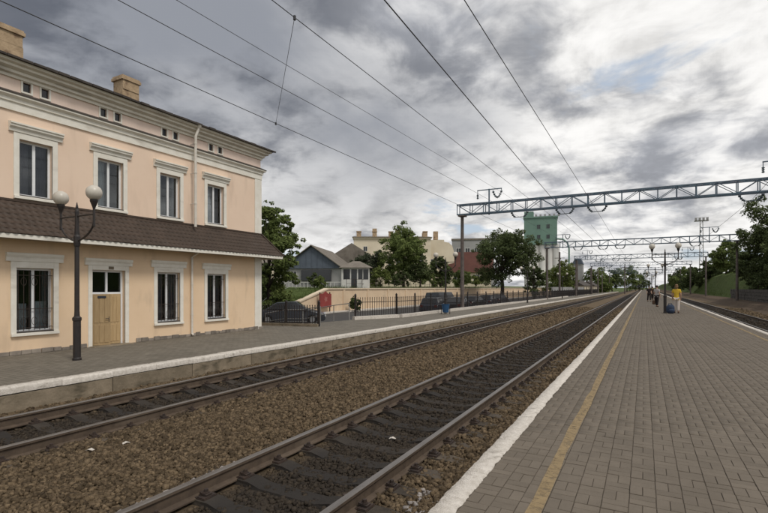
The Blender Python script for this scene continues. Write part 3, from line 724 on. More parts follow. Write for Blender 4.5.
# canopy: scalloped metal tile on a steep lean-to, hipped at the end
CT, CE, OV = 3.87, 2.93, .70
cn = B(MB().box(XW, XW+OV-.06, Y0, YE+OV-.06, CE-.075, CE-.045).add([(XW,YE,CE-.06),(-26,YE,CE-.06),(-26,YE+OV-.06,CE-.06),(XW+OV-.06,YE+OV-.06,CE-.06)], [(0,1,2,3)]), 'canopy', 'soffit')
b = MB(); b.box(XW+OV-.06, XW+OV-.02, Y0, YE+OV-.02, CE-.10, CE+.01); b.box(-26, XW+OV-.02, YE+OV-.06, YE+OV-.02, CE-.10, CE+.008); B(b, 'fascia', 'trim', cn)
def tiled_slope():
    rows, per, sub = 7, .17, 6
    V = []; F = []
    def add_plane(org, along, length, down, drop, trim):
        # org: top start, along: unit vec, down: full slope vec; trim(v): start shift along at fraction v
        n = int(length/per*sub); nrm = along.cross(down).normalized()
        if nrm.z < 0: nrm = -nrm
        prof = []
        for r in range(rows):
            prof += [(r/rows, .0), ((r+.86)/rows, .004), ((r+.97)/rows, .017), ((r+1)/rows, .017)]
        base = len(V); m = len(prof)
        for i in range(n+1):
            u = i/n
            for (v, h) in prof:
                L_ = length*u if trim is None else trim(v, u)
                ph = math.sin(2*math.pi*(L_)/per)
                lift = .012*ph + h*(1.0)
                p = org + along*L_ + down*(v - (.012*(1-ph) if h > .01 else 0)) + nrm*(lift+.01)
                V.append(tuple(p))
        for i in range(n):
            for j in range(m-1):
                q = base+i*m+j; F.append((q, q+1, q+m+1, q+m))
    L0 = YE-Y0
    add_plane(Vector((XW, Y0, CT)), Vector((0,1,0)), L0, Vector((OV, 0, CE-CT)), 0, lambda v, u: (L0+OV*v)*u)
    add_plane(Vector((XW, YE, CT)), Vector((-1,0,0)), 11.6, Vector((0, OV, CE-CT)), 0, lambda v, u: -OV*v + (11.6+OV*v)*u)
    return np.array(V), np.array(F)
V, F = tiled_slope(); o = link('roof_tiles', np_mesh('roof_tiles', V, F, M['tile'], False)); o.parent = cn
o['kind'] = 'stuff'
B(MB().tube([(XW+.02, YE+.02, CT+.02), (XW+OV, YE+OV, CE+.03)], .035, 6), 'hip_ridge', 'tile', cn)
B(MB().box(XW, XW+.05, Y0, YE+.05, CT-.02, CT+.035).box(-26, XW+.05, YE, YE+.05, CT-.02, CT+.034), 'head_flashing', 'tile', cn)

# ================================================================== LAMPS
def lamp_mesh():
    root = empty('platform_lamp')
    b = MB(); b.lathe([(.10,0),(.10,.05),(.085,.07),(.085,.95),(.10,.97),(.10,1.03),(.062,1.07),(.055,1.2),(.050,2.75),(.065,2.78),(.075,2.86),(.075,3.0),(.055,3.05),(.045,3.3),(.045,3.62),(.028,3.68),(.03,3.72),(.006,3.84)], n=12)
    b.build('pole', 'black', root, smooth=False)
    for s in (-1, 1):
        b = MB(); pts = []
        for t in np.linspace(0, 1, 9):
            a = t*math.pi/2; pts.append((s*(.05+.66*math.sin(a)**1.3), 0, 2.90+.42*(1-math.cos(a))+.05*t))
        b.tube(pts, .024, 6); b.tube([(0, 0, 3.50), (s*.71, 0, 3.50)], .022, 6)
        b.lathe([(.024,3.20),(.028,3.22),(.026,3.62),(.035,3.66),(.085,3.80),(.09,3.84),(.02,3.845)], (s*.71,0,0), 10)
        b.build('lamp_arm', 'black', root)
        g = MB(); n = 10
        g.lathe([(max(.004, 0.178*math.sin(math.pi*k/n)), 4.005-.178*math.cos(math.pi*k/n)) for k in range(n+1)], (s*.71,0,0), 18)
        g.build('lamp_globe', 'globe', root, smooth=True)
    return root
L0 = lamp_mesh(); G = 'two-globe platform lamps'
spots = [((-12.1, 6.55), ZL, 'black two-globe lamp post beside the wooden station door'),
         ((-11.9, 30.5), ZL, 'black two-globe lamp post with a blue bin at its foot'),
         ((-11.7, 55.5), ZL, 'black two-globe lamp post on the far platform, right of the post with the bin'),
         ((-11.7, 82), ZL, 'farthest black two-globe lamp post on the station building side'),
         ((1.15, 34.6), 0, 'black two-globe lamp post on the paved platform with a blue bag at its foot'),
         ((1.15, 64), 0, 'second black two-globe lamp post along the paved platform'),
         ((1.15, 94), 0, 'third black two-globe lamp post along the paved platform'),
         ((1.15, 125), 0, 'farthest black two-globe lamp post along the paved platform')]
for i, ((x, y), z, lab) in enumerate(spots):
    o = L0 if i == 0 else copy_tree(L0)
    o.location = (x, y, z); tag(o, lab, 'lamp post', G)
    if i >= 4: o.scale = (1, 1, 1.05)

# ================================================================== GANTRIES
GZ0, GZ1 = 7.40, 8.18
def gantry(y, xl, xr, label, detailed):
    g = empty('overhead_line_gantry', (xl, y, ZL-.5), 0, label, 'gantry', 'gantries spanning the tracks')
    ox, oy, oz = xl, y, ZL-.5
    def part(mb, name, m):
        mb.v = [(v[0]-ox, v[1]-oy, v[2]-oz) for v in mb.v]; return mb.build(name, m, g)
    for x in (xl+.35, xr-.35):
        b = MB(); b.tube([(x, y, ZL-.5), (x, y, GZ0-.02)], [.165, .125], 10); b.box(x-.26, x+.28, y-.34, y+.34, GZ0-.10, GZ0-.005)
        part(b, 'post', 'post')
    W = .30
    for yy in (y-W, y+W):
        for zz in (GZ0, GZ1): part(MB().box(xl, xr, yy-.045, yy+.045, zz, zz+.09), 'chord', 'truss')
    n = 22; st = (xr-xl)/n; allb = MB()
    vert = MB().box(-.028, .028, -.022, .022, GZ0+.09, GZ1).mesh('upright', 'truss')
    for i in range(n+1):
        x = xl+.03+(xr-xl-.06)*i/n
        for yy in (y-W, y+W):
            if detailed: link('upright', vert, g, (x-ox, yy-oy, -oz))
            else: allb.box(x-.028, x+.028, yy-.022, yy+.022, GZ0+.09, GZ1)
        if i < n:
            x1 = x+st
            for yy in (y-W-.004, y+W+.004):
                b = MB() if detailed else allb
                if i % 2: b.bar((x, yy, GZ0+.07), (x1, yy, GZ1+.02), .03, .04)
                else: b.bar((x, yy, GZ1+.02), (x1, yy, GZ0+.07), .03, .04)
                if detailed: part(b, 'diagonal', 'truss')
            b = MB() if detailed else allb
            for zz in (GZ0+.045, GZ1+.045): b.bar((x, y-W, zz), (x1, y+W, zz), .03, .03) if i % 2 else b.bar((x, y+W, zz), (x1, y-W, zz), .03, .03)
            if detailed: part(b, 'lacing', 'truss')
    if not detailed: part(allb, 'lattice', 'truss')
    # T bracket with insulators above, garland insulators below
    def string(p, q, n_, sag, b):
        p = Vector(p); q = Vector(q); pts = []
        for k in range(n_*2+1):
            t = k/(n_*2); pt = p.lerp(q, t); pt.z -= sag*4*t*(1-t); pts.append(pt)
        rs = [.10 if k % 2 else .030 for k in range(len(pts))]
        b.tube(pts, rs, 8)
    for xt in (xl+2.55, xr-3.2):
        b = MB(); b.bar((xt, y, GZ0-.1), (xt, y, GZ1+1.15), .09); b.bar((xt-.95, y, GZ1+1.10), (xt+1.0, y, GZ1+1.10), .06, .07)
        b.bar((xt-.92, y, GZ1+1.07), (xt-.92, y, GZ1+.75), .04); b.bar((xt+.97, y, GZ1+1.07), (xt+.97, y, GZ1+.9), .04)
        br = part(b, 'bracket', 'truss')
        b = MB(); string((xt-.92, y, GZ1+.80), (xt-.92, y, GZ1+.42), 3, 0, b); string((xt+.30, y, GZ1+.98), (xt+1.0, y, GZ1+.98), 9, .55, b)
        part(b, 'insulator', 'insul')
    for xc in (-8.3, -5.05, -2.9, 5.8):
        b = MB(); string((xc-.62, y, GZ0-.02), (xc-.30, y, GZ0-.42), 4, .10, b); string((xc+.62, y, GZ0-.02), (xc+.30, y, GZ0-.42), 4, .10, b)
        b.bar((xc-.33, y, GZ0-.44), (xc+.33, y, GZ0-.44), .05); part(b, 'insulator', 'insul')
    return g
GY = [36.6, 73, 107, 141, 178, 216]
GL = ['nearest blue-grey lattice gantry crossing high over the tracks', 'second blue-grey lattice gantry over the tracks, its right post in view', 'third lattice gantry away over the tracks',
      'fourth lattice gantry away over the tracks', 'fifth lattice gantry away over the tracks', 'farthest lattice gantry over the tracks']
for i, y in enumerate(GY): gantry(y, -13.2 if i == 0 else -12.9, 10.5, GL[i], i < 2)

# wires --------------------------------------------------------------
def wire(label, pts, r, sag=.0, grp='overhead wires'):
    b = MB(); P = []
    for a, c in zip(pts[:-1], pts[1:]):
        a = Vector(a); c = Vector(c); n = 14
        for k in range(n):
            t = k/n; p = a.lerp(c, t); p.z -= sag*4*t*(1-t); P.append(p)
    P.append(Vector(pts[-1])); b.tube(P, r, 6)
    o = b.build('overhead_wire', 'wire', None, smooth=True)
    return tag(o, label, 'overhead wire', grp)
def run(x, z, y1=216, z1=None, x1=None):     # straight along the line, hung on every gantry
    ys = [-2] + [g for g in GY if g <= y1]; return [(x if (x1 is None or i == 0) else x1, y, z if (z1 is None or i == 0) else z1) for i, y in enumerate(ys)]
wire('lowest left overhead wire, passing over the station roof to the end of the nearest gantry', run(-13.15, 8.28), .012)
wire('second overhead wire from the left, ending at the left side of the gantry bracket', run(-11.55, 8.72, z1=9.05), .010)
wire('thin third overhead wire from the left, crossing the dark cloud', run(-9.55, 8.10, z1=8.9), .007)
wire('fourth overhead wire from the left, carrying the upper end of the hanging tie', run(-7.3, 8.03), .010)
wire('thick overhead wire fifth from the left, coming in at top centre', run(-4.55, 7.72, x1=-5.05, z1=6.98), .0145, .0)
wire('sixth overhead wire from the left, rightmost of those reaching the nearest gantry', run(-3.3, 7.58, x1=-2.9, z1=6.98), .011, .0)
wire('faint overhead wire over the right-hand track beside the dark trees', run(5.8, 9.0, z1=6.98), .011, .0)
wire('thin contact wire hanging over the near track', run(-3.3, 6.05, y1=216)[1:], .008)
# the tie between the fourth and the first wire
b = MB(); b.tube([(-7.3, 8.9, 8.03), (-13.15, 14.85, 8.28)], .007, 5)
for p in ((-7.3, 8.9, 8.03), (-13.15, 14.85, 8.28)): b.tube([(p[0], p[1], p[2]-.06), (p[0], p[1], p[2]+.04)], .035, 6)
tag(b.build('wire_tie', 'wire'), 'thin tie wire slanting between two overhead wires in front of the dark cloud', 'tie wire')

exec_rest = True
# ================================================================== FENCES
def picket_mesh(h):
    b = MB(); b.box(-.011, .011, -.011, .011, .06, h-.08); b.add([(-.02,-.02,h-.08),(.02,-.02,h-.08),(.02,.02,h-.08),(-.02,.02,h-.08),(0,0,h)], [(0,1,4),(1,2,4),(2,3,4),(3,0,4),(3,2,1,0)]); return b.mesh('picket', 'black')
def fence(path, z, h, label, step=.16, post=2.4, limit=300):
    f = empty('picket_fence', (path[0][0], path[0][1], z), 0, label, 'fence')
    o0 = Vector((path[0][0], path[0][1], 0)); pk = picket_mesh(h); rest = MB(); cnt = 0
    pm = MB().box(-.04, .04, -.04, .04, 0, h+.10).add([(-.055,-.055,h+.10),(.055,-.055,h+.10),(.055,.055,h+.10),(-.055,.055,h+.10),(0,0,h+.2)], [(0,1,4),(1,2,4),(2,3,4),(3,0,4)]).mesh('fence_post', 'black')
    for a, c in zip(path[:-1], path[1:]):
        a = Vector((*a, 0))-o0; c = Vector((*c, 0))-o0; d = c-a; L_ = d.length; u = d/L_
        for zz in (.16, h-.30): MB().bar(a+Vector((0,0,zz)), c+Vector((0,0,zz)), .03, .035).build('fence_rail', 'black', f)
        n = max(1, round(L_/post))
        for i in range(n+1): link('fence_post', pm, f, a+d*(i/n))
        t = step
        while t < L_-.05:
            p = a+u*t
            if cnt < limit: link('picket', pk, f, p)
            else: rest.box(p.x-.011, p.x+.011, p.y-.011, p.y+.011, .06, h)
            cnt += 1; t += step
    if rest.v: tag(rest.build('distant_pickets', 'black', f), kind='stuff')
    return f
fence([(-16.2, 16.85), (-12.95, 17.5)], ZL, 1.0, 'short black picket fence running from the corner of the station building', .13, 1.6)
fence([(-13.95, 22.2), (-12.85, 25.0), (-12.85, 165)], ZL, 1.25, 'long black picket fence behind the station platform in front of the parked cars', .17, 2.6)
def handrail(pts, label, h=.9):
    g = empty('handrail', pts[0], 0, label, 'handrail'); o0 = Vector(pts[0])
    P = [Vector(p)-o0 for p in pts]
    MB().tube([p+Vector((0,0,h)) for p in P], .025, 6).build('rail', 'rack', g); MB().tube([p+Vector((0,0,h*.5)) for p in P], .018, 6).build('rail', 'rack', g)
    for p in P: MB().tube([p, p+Vector((0,0,h))], .025, 6).build('leg', 'rack', g)
handrail([(-12.95,17.6,ZL), (-14.5,18.3,ZL-.2), (-16.2,19.0,-.45), (-18.2,19.7,ZP)], 'grey tubular handrail on the near side of the ramp to the car park')
handrail([(-14.1,21.8,ZL), (-15.6,22.5,-.32), (-17.2,23.3,-.52), (-18.6,24.1,ZP)], 'grey tubular handrail on the far side of the ramp to the car park')

# ================================================================== TERRACE, BANKS
def terrain(name, rows, m, jitter=.0):
    k = len(rows[0]); vs = [(x, y, z+random.gauss(0, jitter)) for r in rows for (x, y, z) in r]
    fs = [(i*k+j, i*k+j+1, (i+1)*k+j+1, (i+1)*k+j) for i in range(len(rows)-1) for j in range(k-1)]
    o = MB().add(vs, fs).build(name, m, None, smooth=False); o['kind'] = 'structure'; return o
XT = -25.3
terrain('terrace', [[(XT-.3, y, 1.50), (-45, y, 1.7), (-90, y, 2.5), (-200, y, 4), (-600, y, 6)] for y in (35.5, 60, 110, 200, 420)], 'grass')
BK = ((-21.2, 23.2, ZP), (-22.6, 25, -.50), (-24.0, 27.5, -.15), (-25.3, 31.2, .35), (-25.5, 33, .85), (-25.6, 35.6, 1.50))
terrain('grass_bank', [[(xr+.02, y, ZP-.3)]+[(xr+f*(-90-xr), y, z+(1.5-z)*f**.6*(y-23.2)/12.4) for f in (0, .03, .08, .2, .5, 1)] for (xr, y, z) in BK], 'grass', .02)
rw = empty('retaining_wall', (XT, 36, ZP), 0, 'long low peach retaining wall behind the parked cars', 'wall')
def RW(mb, name, m, **k):
    mb.v = [(v[0]-XT, v[1]-36, v[2]-ZP) for v in mb.v]; return mb.build(name, m, rw, **k)
RW(MB().prism([(31.5, ZP-.1), (31.5, .35), (35.6, 1.42), (215, 1.42), (215, ZP-.1)], 'x', XT-.35, XT), 'wall_body', 'peach_wall')
RW(MB().prism([(31.4, .35), (35.55, 1.424), (215.1, 1.424), (215.1, 1.55), (35.5, 1.55), (31.4, .47)], 'x', XT-.42, XT+.10), 'coping', 'peach_top')
for y in np.arange(38, 110, 4.5): RW(MB().box(XT, XT+.06, y, y+.35, ZP-.1, 1.42), 'pier', 'peach_wall')
RW(MB().box(XT+.06, XT+.9, 33, 200, ZP-.05, ZP+.14), 'base_kerb', 'kerbw')
# red board
g = empty('red_notice_board', (XT+.35, 34.6, ZP), 0, 'faded red board with a peaked top at the left end of the peach wall', 'notice board')
for s in (-.75, .75): MB().box(-.04, .04, s-.04, s+.04, 0, 1.9).build('leg', 'iron', g)
MB().prism([(-.85, .55), (.85, .55), (.85, 1.75), (.35, 1.78), (0, 1.98), (-.35, 1.78), (-.85, 1.75)], 'x', .045, .11).build('board', 'red', g)
b = MB(); b.add([(.115, .28*math.cos(a)*(1 if k % 2 else .6), 1.28+.28*math.sin(a)*(1 if k % 2 else .6)) for k, a in enumerate(np.linspace(0, 2*math.pi, 11)[:-1])], [tuple(range(10))]); b.build('emblem', 'pink', g)
# stair rail on the bank
handrail([(-24.2, 25.6, -.5), (-25.6, 28.5, .3), (-27.0, 31.5, 1.0), (-28.4, 34.8, 1.5)], 'pale stair rail climbing the grass bank behind the dark car')

# right-hand side of the line
terrain('rail_side_ground', [[(8.5, y, ZB), (9.2, y, -.45), (9.6, y, -.1), (11.2, y, .1)] for y in np.linspace(5, 600, 30)], 'earth', .03)
ys = [18, 30, 42, 52, 60, 72, 90, 120, 180, 300, 600]
terrain('embankment', [[(11.2, y, .08), (12.1, y, 1.0+.2*math.sin(y)), (14, y, 3.7+.3*math.sin(y*.7)), (17, y, 5.0), (26, y, 6), (80, y, 8), (400, y, 20)] for y in ys], 'grass', .06)
sw = empty('stone_wall', (11, 20, 0), 0, 'low dark stone wall at the foot of the trees on the right', 'wall')
r_ = random.Random(5); SM = [MB().box(0, .35, 0, 1, 0, 1).mesh('wall_block', 'stonew', bevel=.03) for _ in range(1)]
yy0 = 22
for row in range(4):
    y = yy0+(.4 if row % 2 else 0)
    while y < 84:
        L_ = r_.uniform(.7, 1.3); o = link('wall_block', SM[0], sw, (.0+r_.uniform(-.03, .03), y-20, -.05+row*.36)); o.scale = (1, L_-.02, .345); y += L_

# ================================================================== VEGETATION
def foliage_np(centers, radii, n, size, flat=.75):
    k = len(centers); w_ = radii**2; idx = rng.choice(k, n, p=w_/w_.sum())
    u = rng.normal(size=(n, 3)); u /= np.linalg.norm(u, axis=1)[:, None]
    rr = rng.uniform(.25, 1, n)**.5
    P = centers[idx] + u*(rr*radii[idx])[:, None]*np.array([1, 1, flat])
    nrm = u + rng.normal(0, .7, (n, 3)) + np.array([0, 0, .5]); nrm /= np.linalg.norm(nrm, axis=1)[:, None]
    t = np.cross(nrm, rng.normal(size=(n, 3))); t /= np.linalg.norm(t, axis=1)[:, None]; bt = np.cross(nrm, t)
    s = (size*rng.lognormal(0, .3, n))[:, None]
    V = np.stack([P-t*s*.55, P-bt*s*.30+nrm*s*.06, P+t*s*.55, P+bt*s*.30+nrm*s*.06], 1).reshape(-1, 3)
    return V, np.arange(4*n).reshape(-1, 4)
def tree(x, y, z, h, rx, label, leaf, n=7000, size=.26, trunk=.18, crown0=.3, lobes=26, cat='tree', name='tree', ry=None, dense=1.0, seed=None, group=None):
    global rng
    save = rng; rng = np.random.default_rng(seed or int(abs(x*31+y*17+h*7)))
    root = empty(name, (x, y, z), 0, label, cat, group)
    ry = ry or rx; zc = h*(crown0+1)/2; rz_ = h*(1-crown0)/2
    C = []; Rr = []
    for k in range(lobes):
        u = rng.normal(size=3); u /= np.linalg.norm(u); q = rng.uniform(.25, .95)**.6
        sh = 1.0-.25*max(0, u[2])
        C.append((u[0]*q*rx*sh, u[1]*q*ry*sh, zc+u[2]*q*rz_*.92)); Rr.append(rng.uniform(.20, .40)*min(rx, rz_*1.2))
    C = np.array(C); Rr = np.array(Rr)
    # small twiggy clumps over the lobes give the ragged outline
    k2 = lobes*5; i2 = rng.choice(lobes, k2); u = rng.normal(size=(k2, 3)); u /= np.linalg.norm(u, axis=1)[:, None]
    C2 = C[i2]+u*Rr[i2][:, None]*rng.uniform(.8, 1.28, k2)[:, None]; R2 = Rr[i2]*rng.uniform(.16, .42, k2)
    V, F = foliage_np(np.concatenate([C, C2]), np.concatenate([Rr*.8, R2*1.1]), int(n*1.8), size*.72)
    V[:, 2] = np.maximum(V[:, 2], .05)
    b = MB(); th = h*(crown0+.35)
    b.tube([(0, 0, -.3), (.02*h*.3, 0, th*.35), (-.03*h*.3, .02*h, th*.7), (.0, 0, th)], [trunk*1.25, trunk, trunk*.75, trunk*.45], 8)
    for c in C[rng.choice(lobes, min(lobes, 12), replace=False)]:
        z0 = min(th*.95, max(h*crown0*.6, c[2]*.55)); md = Vector((c[0]*.45, c[1]*.45, (z0+c[2])*.52))
        b.tube([(0, 0, z0), md, tuple(c)], [trunk*.42, trunk*.28, trunk*.08], 5)
    b.build('trunk', 'bark', root, smooth=True)
    link('crown', np_mesh('crown', V, F, M[leaf]), root)
    rng = save; return root
tree(-24.0, 26.3, -.5, 9.2, 2.1, 'tall leafy tree rising behind the corner of the station building', 'leaf', 11000, .24, .16, .12, 34)
tree(-25.2, 25.4, -.6, 5.0, 1.7, 'bushy green tree behind the dark car, close to the building corner', 'leaf_d', 6000, .22, .12, .05)
for i, (x, y, z, h, r, lf, lab) in enumerate([
    (-23.2, 26.4, -.5, 2.0, 1.3, 'leaf', 'rounded green bush at the foot of the bank behind the dark car'),
    (-26.0, 29.0, .3, 1.9, 1.4, 'leaf_y', 'yellow-green bush half way up the bank beside the stair rail'),
    (-29.5, 30.0, .5, 2.4, 1.6, 'leaf_d', 'dark bush at the left of the grass bank'),
    (-30.2, 40.0, 1.5, 1.7, .7, 'leaf_d', 'small dark shrub growing in front of the gabled house'),
    (-27.2, 37.0, 1.5, 1.2, .7, 'leaf', 'low green shrub on the wall left of the white kiosk'),
    (-24.3, 38.6, ZP, 1.5, .65, 'leaf_d', 'small dark shrub at the foot of the peach wall by the red board')]):
    tree(x, y, z, h, r, lab, lf, 2600, .15, .05, .02, 16, 'shrub', 'shrub')
for i, (x, y, h_, r, lf, lab) in enumerate([(-28.4, 51.0, 2.6, 1.5, 'leaf_y', 'yellow-green bush on the terrace just right of the kiosk'), (-28.2, 56.5, 2.2, 1.6, 'leaf_d', 'low dark bush under the grey-green tree'), (-27.8, 66.5, 2.4, 1.7, 'leaf', 'green bush under the right side of the large green tree'),
        (-28.2, 72.5, 3.2, 1.7, 'leaf_d', 'dark bush left of the gantry post on the terrace'), (-28.6, 81.5, 3.2, 2.0, 'leaf', 'green bush right of the gantry post on the terrace'), (-28.4, 88.5, 2.6, 2.0, 'leaf_y', 'pale green bush in front of the red-roofed house')]):
    tree(x, y, 1.5, h_, r, lab, lf, 3000, .2, .07, .02, 16, 'shrub', 'shrub')
tree(-36, 60.5, 1.5, 5.8, 2.6, 'grey-green bushy tree in front of the cream building', 'leaf_g', 6000, .26, .14, .08)
tree(-31, 62.5, 1.5, 9.3, 4.0, 'large mid-green tree in front of the cream building', 'leaf', 14000, .30, .22, .08, 40)
tree(-27.6, 61, 1.5, 4.6, 1.7, 'dark small tree right of the large green tree', 'leaf_d', 4000, .24, .12, .1)
tree(-27.4, 68, 1.5, 5.2, 1.9, 'dark leafy tree left of the red-roofed house', 'leaf_d', 4500, .25, .12, .1)
tree(-27.0, 76, 1.5, 3.0, 1.5, 'low green bush in front of the red-roofed house', 'leaf', 2500, .22, .08, .03, 16, 'shrub', 'shrub')
tree(-19.6, 74.5, -.7, 12.2, 4.9, 'big dark round-headed tree left of the green tower', 'leaf_d', 17000, .32, .28, .22, 44)
tree(-18.2, 92, -.7, 7.5, 2.0, 'narrow dark tree below the green tower', 'leaf_d', 4500, .30, .16, .1)
tree(-17.8, 128, -.7, 9.4, 4.0, 'yellow-green tree right of the green tower', 'leaf_y', 7000, .38, .2, .08)
tree(-22.5, 141, -.7, 8.4, 4.2, 'green tree behind the yellow-green one near the light wall', 'leaf', 5000, .4, .2, .08)
for i, (x, y, h, r, lab) in enumerate([(-19, 235, 12, 6, 'distant tree at the left of the far wood'), (-14, 262, 13, 6, 'distant round tree beyond the gantries'), (-8.5, 300, 15, 7, 'distant dark tree left of where the tracks meet'),
                                       (-3, 360, 14, 8, 'farthest tree, closing the view at the end of the tracks'), (-14.5, 205, 6, 3.5, 'low distant tree behind the light wall')]):
    tree(x, y, -.8, h, r, lab, 'leaf_d' if i % 2 else 'leaf', 3500, .7, .25, .05, 22)
# right-hand wood
tree(15.6, 71.0, 1.6, 12.0, 5.2, 'large dark tree at the right edge of the picture', 'leaf_d', 22000, .32, .25, .02, 50)
tree(13.4, 62, .9, 6.0, 2.4, 'dark bush under the large tree at the right edge', 'leaf_d', 8000, .26, .12, .02, 24)
tree(12.9, 54.5, .6, 4.2, 2.0, 'low dark bush at the foot of the stone wall on the right', 'leaf_d', 5000, .24, .1, .02, 20)
tree(13.4, 78.5, 1.4, 6.2, 2.6, 'dark tree just right of the second gantry post', 'leaf_d', 8000, .28, .12, .02, 24)
for i, (x, y, h_, lab) in enumerate([(12.4, 64.5, 4.4, 'dark shrub above the stone wall at the very right edge'), (12.7, 69.5, 4.8, 'second dark shrub along the top of the stone wall'), (12.5, 74, 4.2, 'third dark shrub along the stone wall, nearest the gantry post')]):
    tree(x, y, .6, h_, 1.9, lab, 'leaf_d', 5000, .25, .09, .02, 20, 'shrub', 'shrub')
tree(16.5, 79, 4.2, 7.0, 3.2, 'dark shrubby tree behind the large right-hand tree', 'leaf_d', 7000, .3, .12, .02, 24)
tree(15.0, 121, 4.0, 7.4, 3.3, 'round-topped tree standing above the grass bank on the right', 'leaf', 9000, .36, .2, .05, 30)
tree(16.3, 110, 4.5, 4.6, 2.6, 'dark tree crowning the grass bank', 'leaf_d', 6000, .3, .14, .03, 24)
tree(14.0, 138, 3.0, 5.4, 3.2, 'dense tree left of the round-topped one', 'leaf_d', 6500, .38, .15, .03, 26)
tree(12.4, 146, .6, 6.6, 2.6, 'dark tree behind the woman in yellow', 'leaf_d', 5500, .42, .15, .03, 26)
tree(12.6, 172, .6, 7.6, 3.4, 'distant dense tree along the right-hand line', 'leaf_d', 4500, .5, .15, .03, 24)
tree(13.0, 215, 1.0, 8.0, 4.5, 'distant tree right of where the tracks meet', 'leaf', 4000, .6, .15, .03, 24)
tree(13.5, 270, .5, 10.0, 6, 'farthest tree on the right of the line', 'leaf_d', 3500, .8, .2, .03, 24)
# rough grass
def grass(name, label, pts, hgt, m='blade'):
    n = len(pts); a = rng.uniform(0, 6.28, n); h = hgt*rng.lognormal(0, .35, n); wd = hgt*.09
    dx, dy = np.cos(a)*wd, np.sin(a)*wd; lx, ly = rng.normal(0, .35, n)*h, rng.normal(0, .35, n)*h
    V = np.stack([np.stack([pts[:, 0]-dx, pts[:, 1]-dy, pts[:, 2]-.03], 1), np.stack([pts[:, 0]+dx, pts[:, 1]+dy, pts[:, 2]-.03], 1), np.stack([pts[:, 0]+lx, pts[:, 1]+ly, pts[:, 2]+h], 1)], 1).reshape(-1, 3)
    o = link(name, np_mesh(name, V, np.arange(3*n).reshape(-1, 3), M[m])); tag(o, label, 'grass', kind='stuff')
n = 26000; x = rng.uniform(11.3, 17, n); y = 60+rng.uniform(0, 1, n)**1.2*90; z = np.interp(x, [11.2, 12.1, 14, 17], [.05, 1.0, 3.7, 5.0])
grass('grass', 'rough green grass growing on the right-hand embankment', np.stack([x, y, z], 1), .22)
n = 9000; y = rng.uniform(23.5, 35.5, n); x = np.interp(y, [23.2, 25, 27.5, 30, 33, 35.6], [-21.2, -22.6, -24, -25.2, -25.5, -25.6])-.1-rng.uniform(0, 1, n)**1.5*12; z = np.interp(y, [23.2, 25, 27.5, 30, 33, 35.6], [-.72, -.45, -.05, .40, .85, 1.50])
grass('grass', 'rough grass covering the bank behind the dark car', np.stack([x, y, z], 1), .15)
n = 5000; x = rng.uniform(-29, -25.7, n); y = rng.uniform(36, 100, n)
grass('grass', 'grass strip along the top of the peach wall', np.stack([x, y, np.full(n, 1.5)], 1), .25)

# ================================================================== BACKGROUND BUILDINGS
def local(root, mb, name, m, parent=None, **k): return mb.build(name, m, parent or root, **k)
def win(root, axis, at, a0, a1, z0, z1, out, m='darkglass', frame='whitewall'):
    """window as a part: frame proud of the wall, pane inside; axis 'x' -> wall plane x=at, 'y' -> plane y=at"""
    t = max(.05, (a1-a0)*.08); b = MB(); q = sorted((at-.02*out, at+.05*out))
    def bx(mb, u0, u1, w0, w1, d0, d1): return mb.box(d0, d1, u0, u1, w0, w1) if axis == 'x' else mb.box(u0, u1, d0, d1, w0, w1)
    bx(b, a0-t, a0, z0-t, z1+t, *q); bx(b, a1, a1+t, z0-t, z1+t, *q); bx(b, a0, a1, z0-t, z0, *q); bx(b, a0, a1, z1, z1+t, *q); bx(b, (a0+a1)/2-t*.35, (a0+a1)/2+t*.35, z0, z1, *q)
    wn = local(root, b, 'window', frame); q2 = sorted((at+.005*out, at+.02*out)); local(root, bx(MB(), a0, a1, z0, z1, *q2), 'pane', m, wn)
# gabled house: front towards the camera
yaw = R(22)
h = empty('gabled_house', (-38.2, 50.0, 1.5), yaw, 'small house with blue-grey boarded gable and weathered sheet roof', 'house')
W2 = 4.15; EV = 2.6; AP = 5.55; DP = 12
local(h, MB().box(-W2, W2, .3, DP, 0, EV), 'wall', 'factory')
local(h, MB().prism([(-W2-.1, EV), (W2+.1, EV), (0, AP-.1)], 'y', .0, .25), 'gable', 'bluegrey')
for i in range(10):
    xx = -W2+.4+i*.75; zt = EV+(AP-.1-EV)*(1-abs(xx)/(W2+.1)); MB().box(xx-.03, xx+.03, -.03, 0, EV, zt-.03).build('batten', 'bluegrey', h)
for s in (-1, 1):
    local(h, MB().add([(s*(W2+.5), -.35, EV-.36), (0, -.35, AP+.02), (0, DP+.3, AP+.02), (s*(W2+.5), DP+.3, EV-.36), (s*(W2+.5), -.35, EV-.26), (0, -.35, AP+.14), (0, DP+.3, AP+.14), (s*(W2+.5), DP+.3, EV-.26)],
        [(0,1,2,3),(4,5,6,7),(0,1,5,4),(1,2,6,5),(2,3,7,6),(3,0,4,7)]), 'roof', 'slate')
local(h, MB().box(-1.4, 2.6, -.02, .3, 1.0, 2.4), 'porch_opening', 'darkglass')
win(h, 'y', .3, -2.9, -2.1, 1.0, 2.2, -1)
local(h, MB().box(-W2, -W2+.15, -.1, .1, 0, EV).box(W2-.15, W2, -.1, .1, 0, EV), 'porch_post', 'whitewall')
local(h, MB().box(-W2, W2, -1.3, -1.2, .75, .82).box(-W2, W2, -1.3, -1.2, .1, .16), 'balustrade_rail', 'whitewall')
for i in range(16): local(h, MB().box(-W2+i*.5-.03, -W2+i*.5+.03, -1.28, -1.22, 0, .8), 'baluster', 'whitewall')
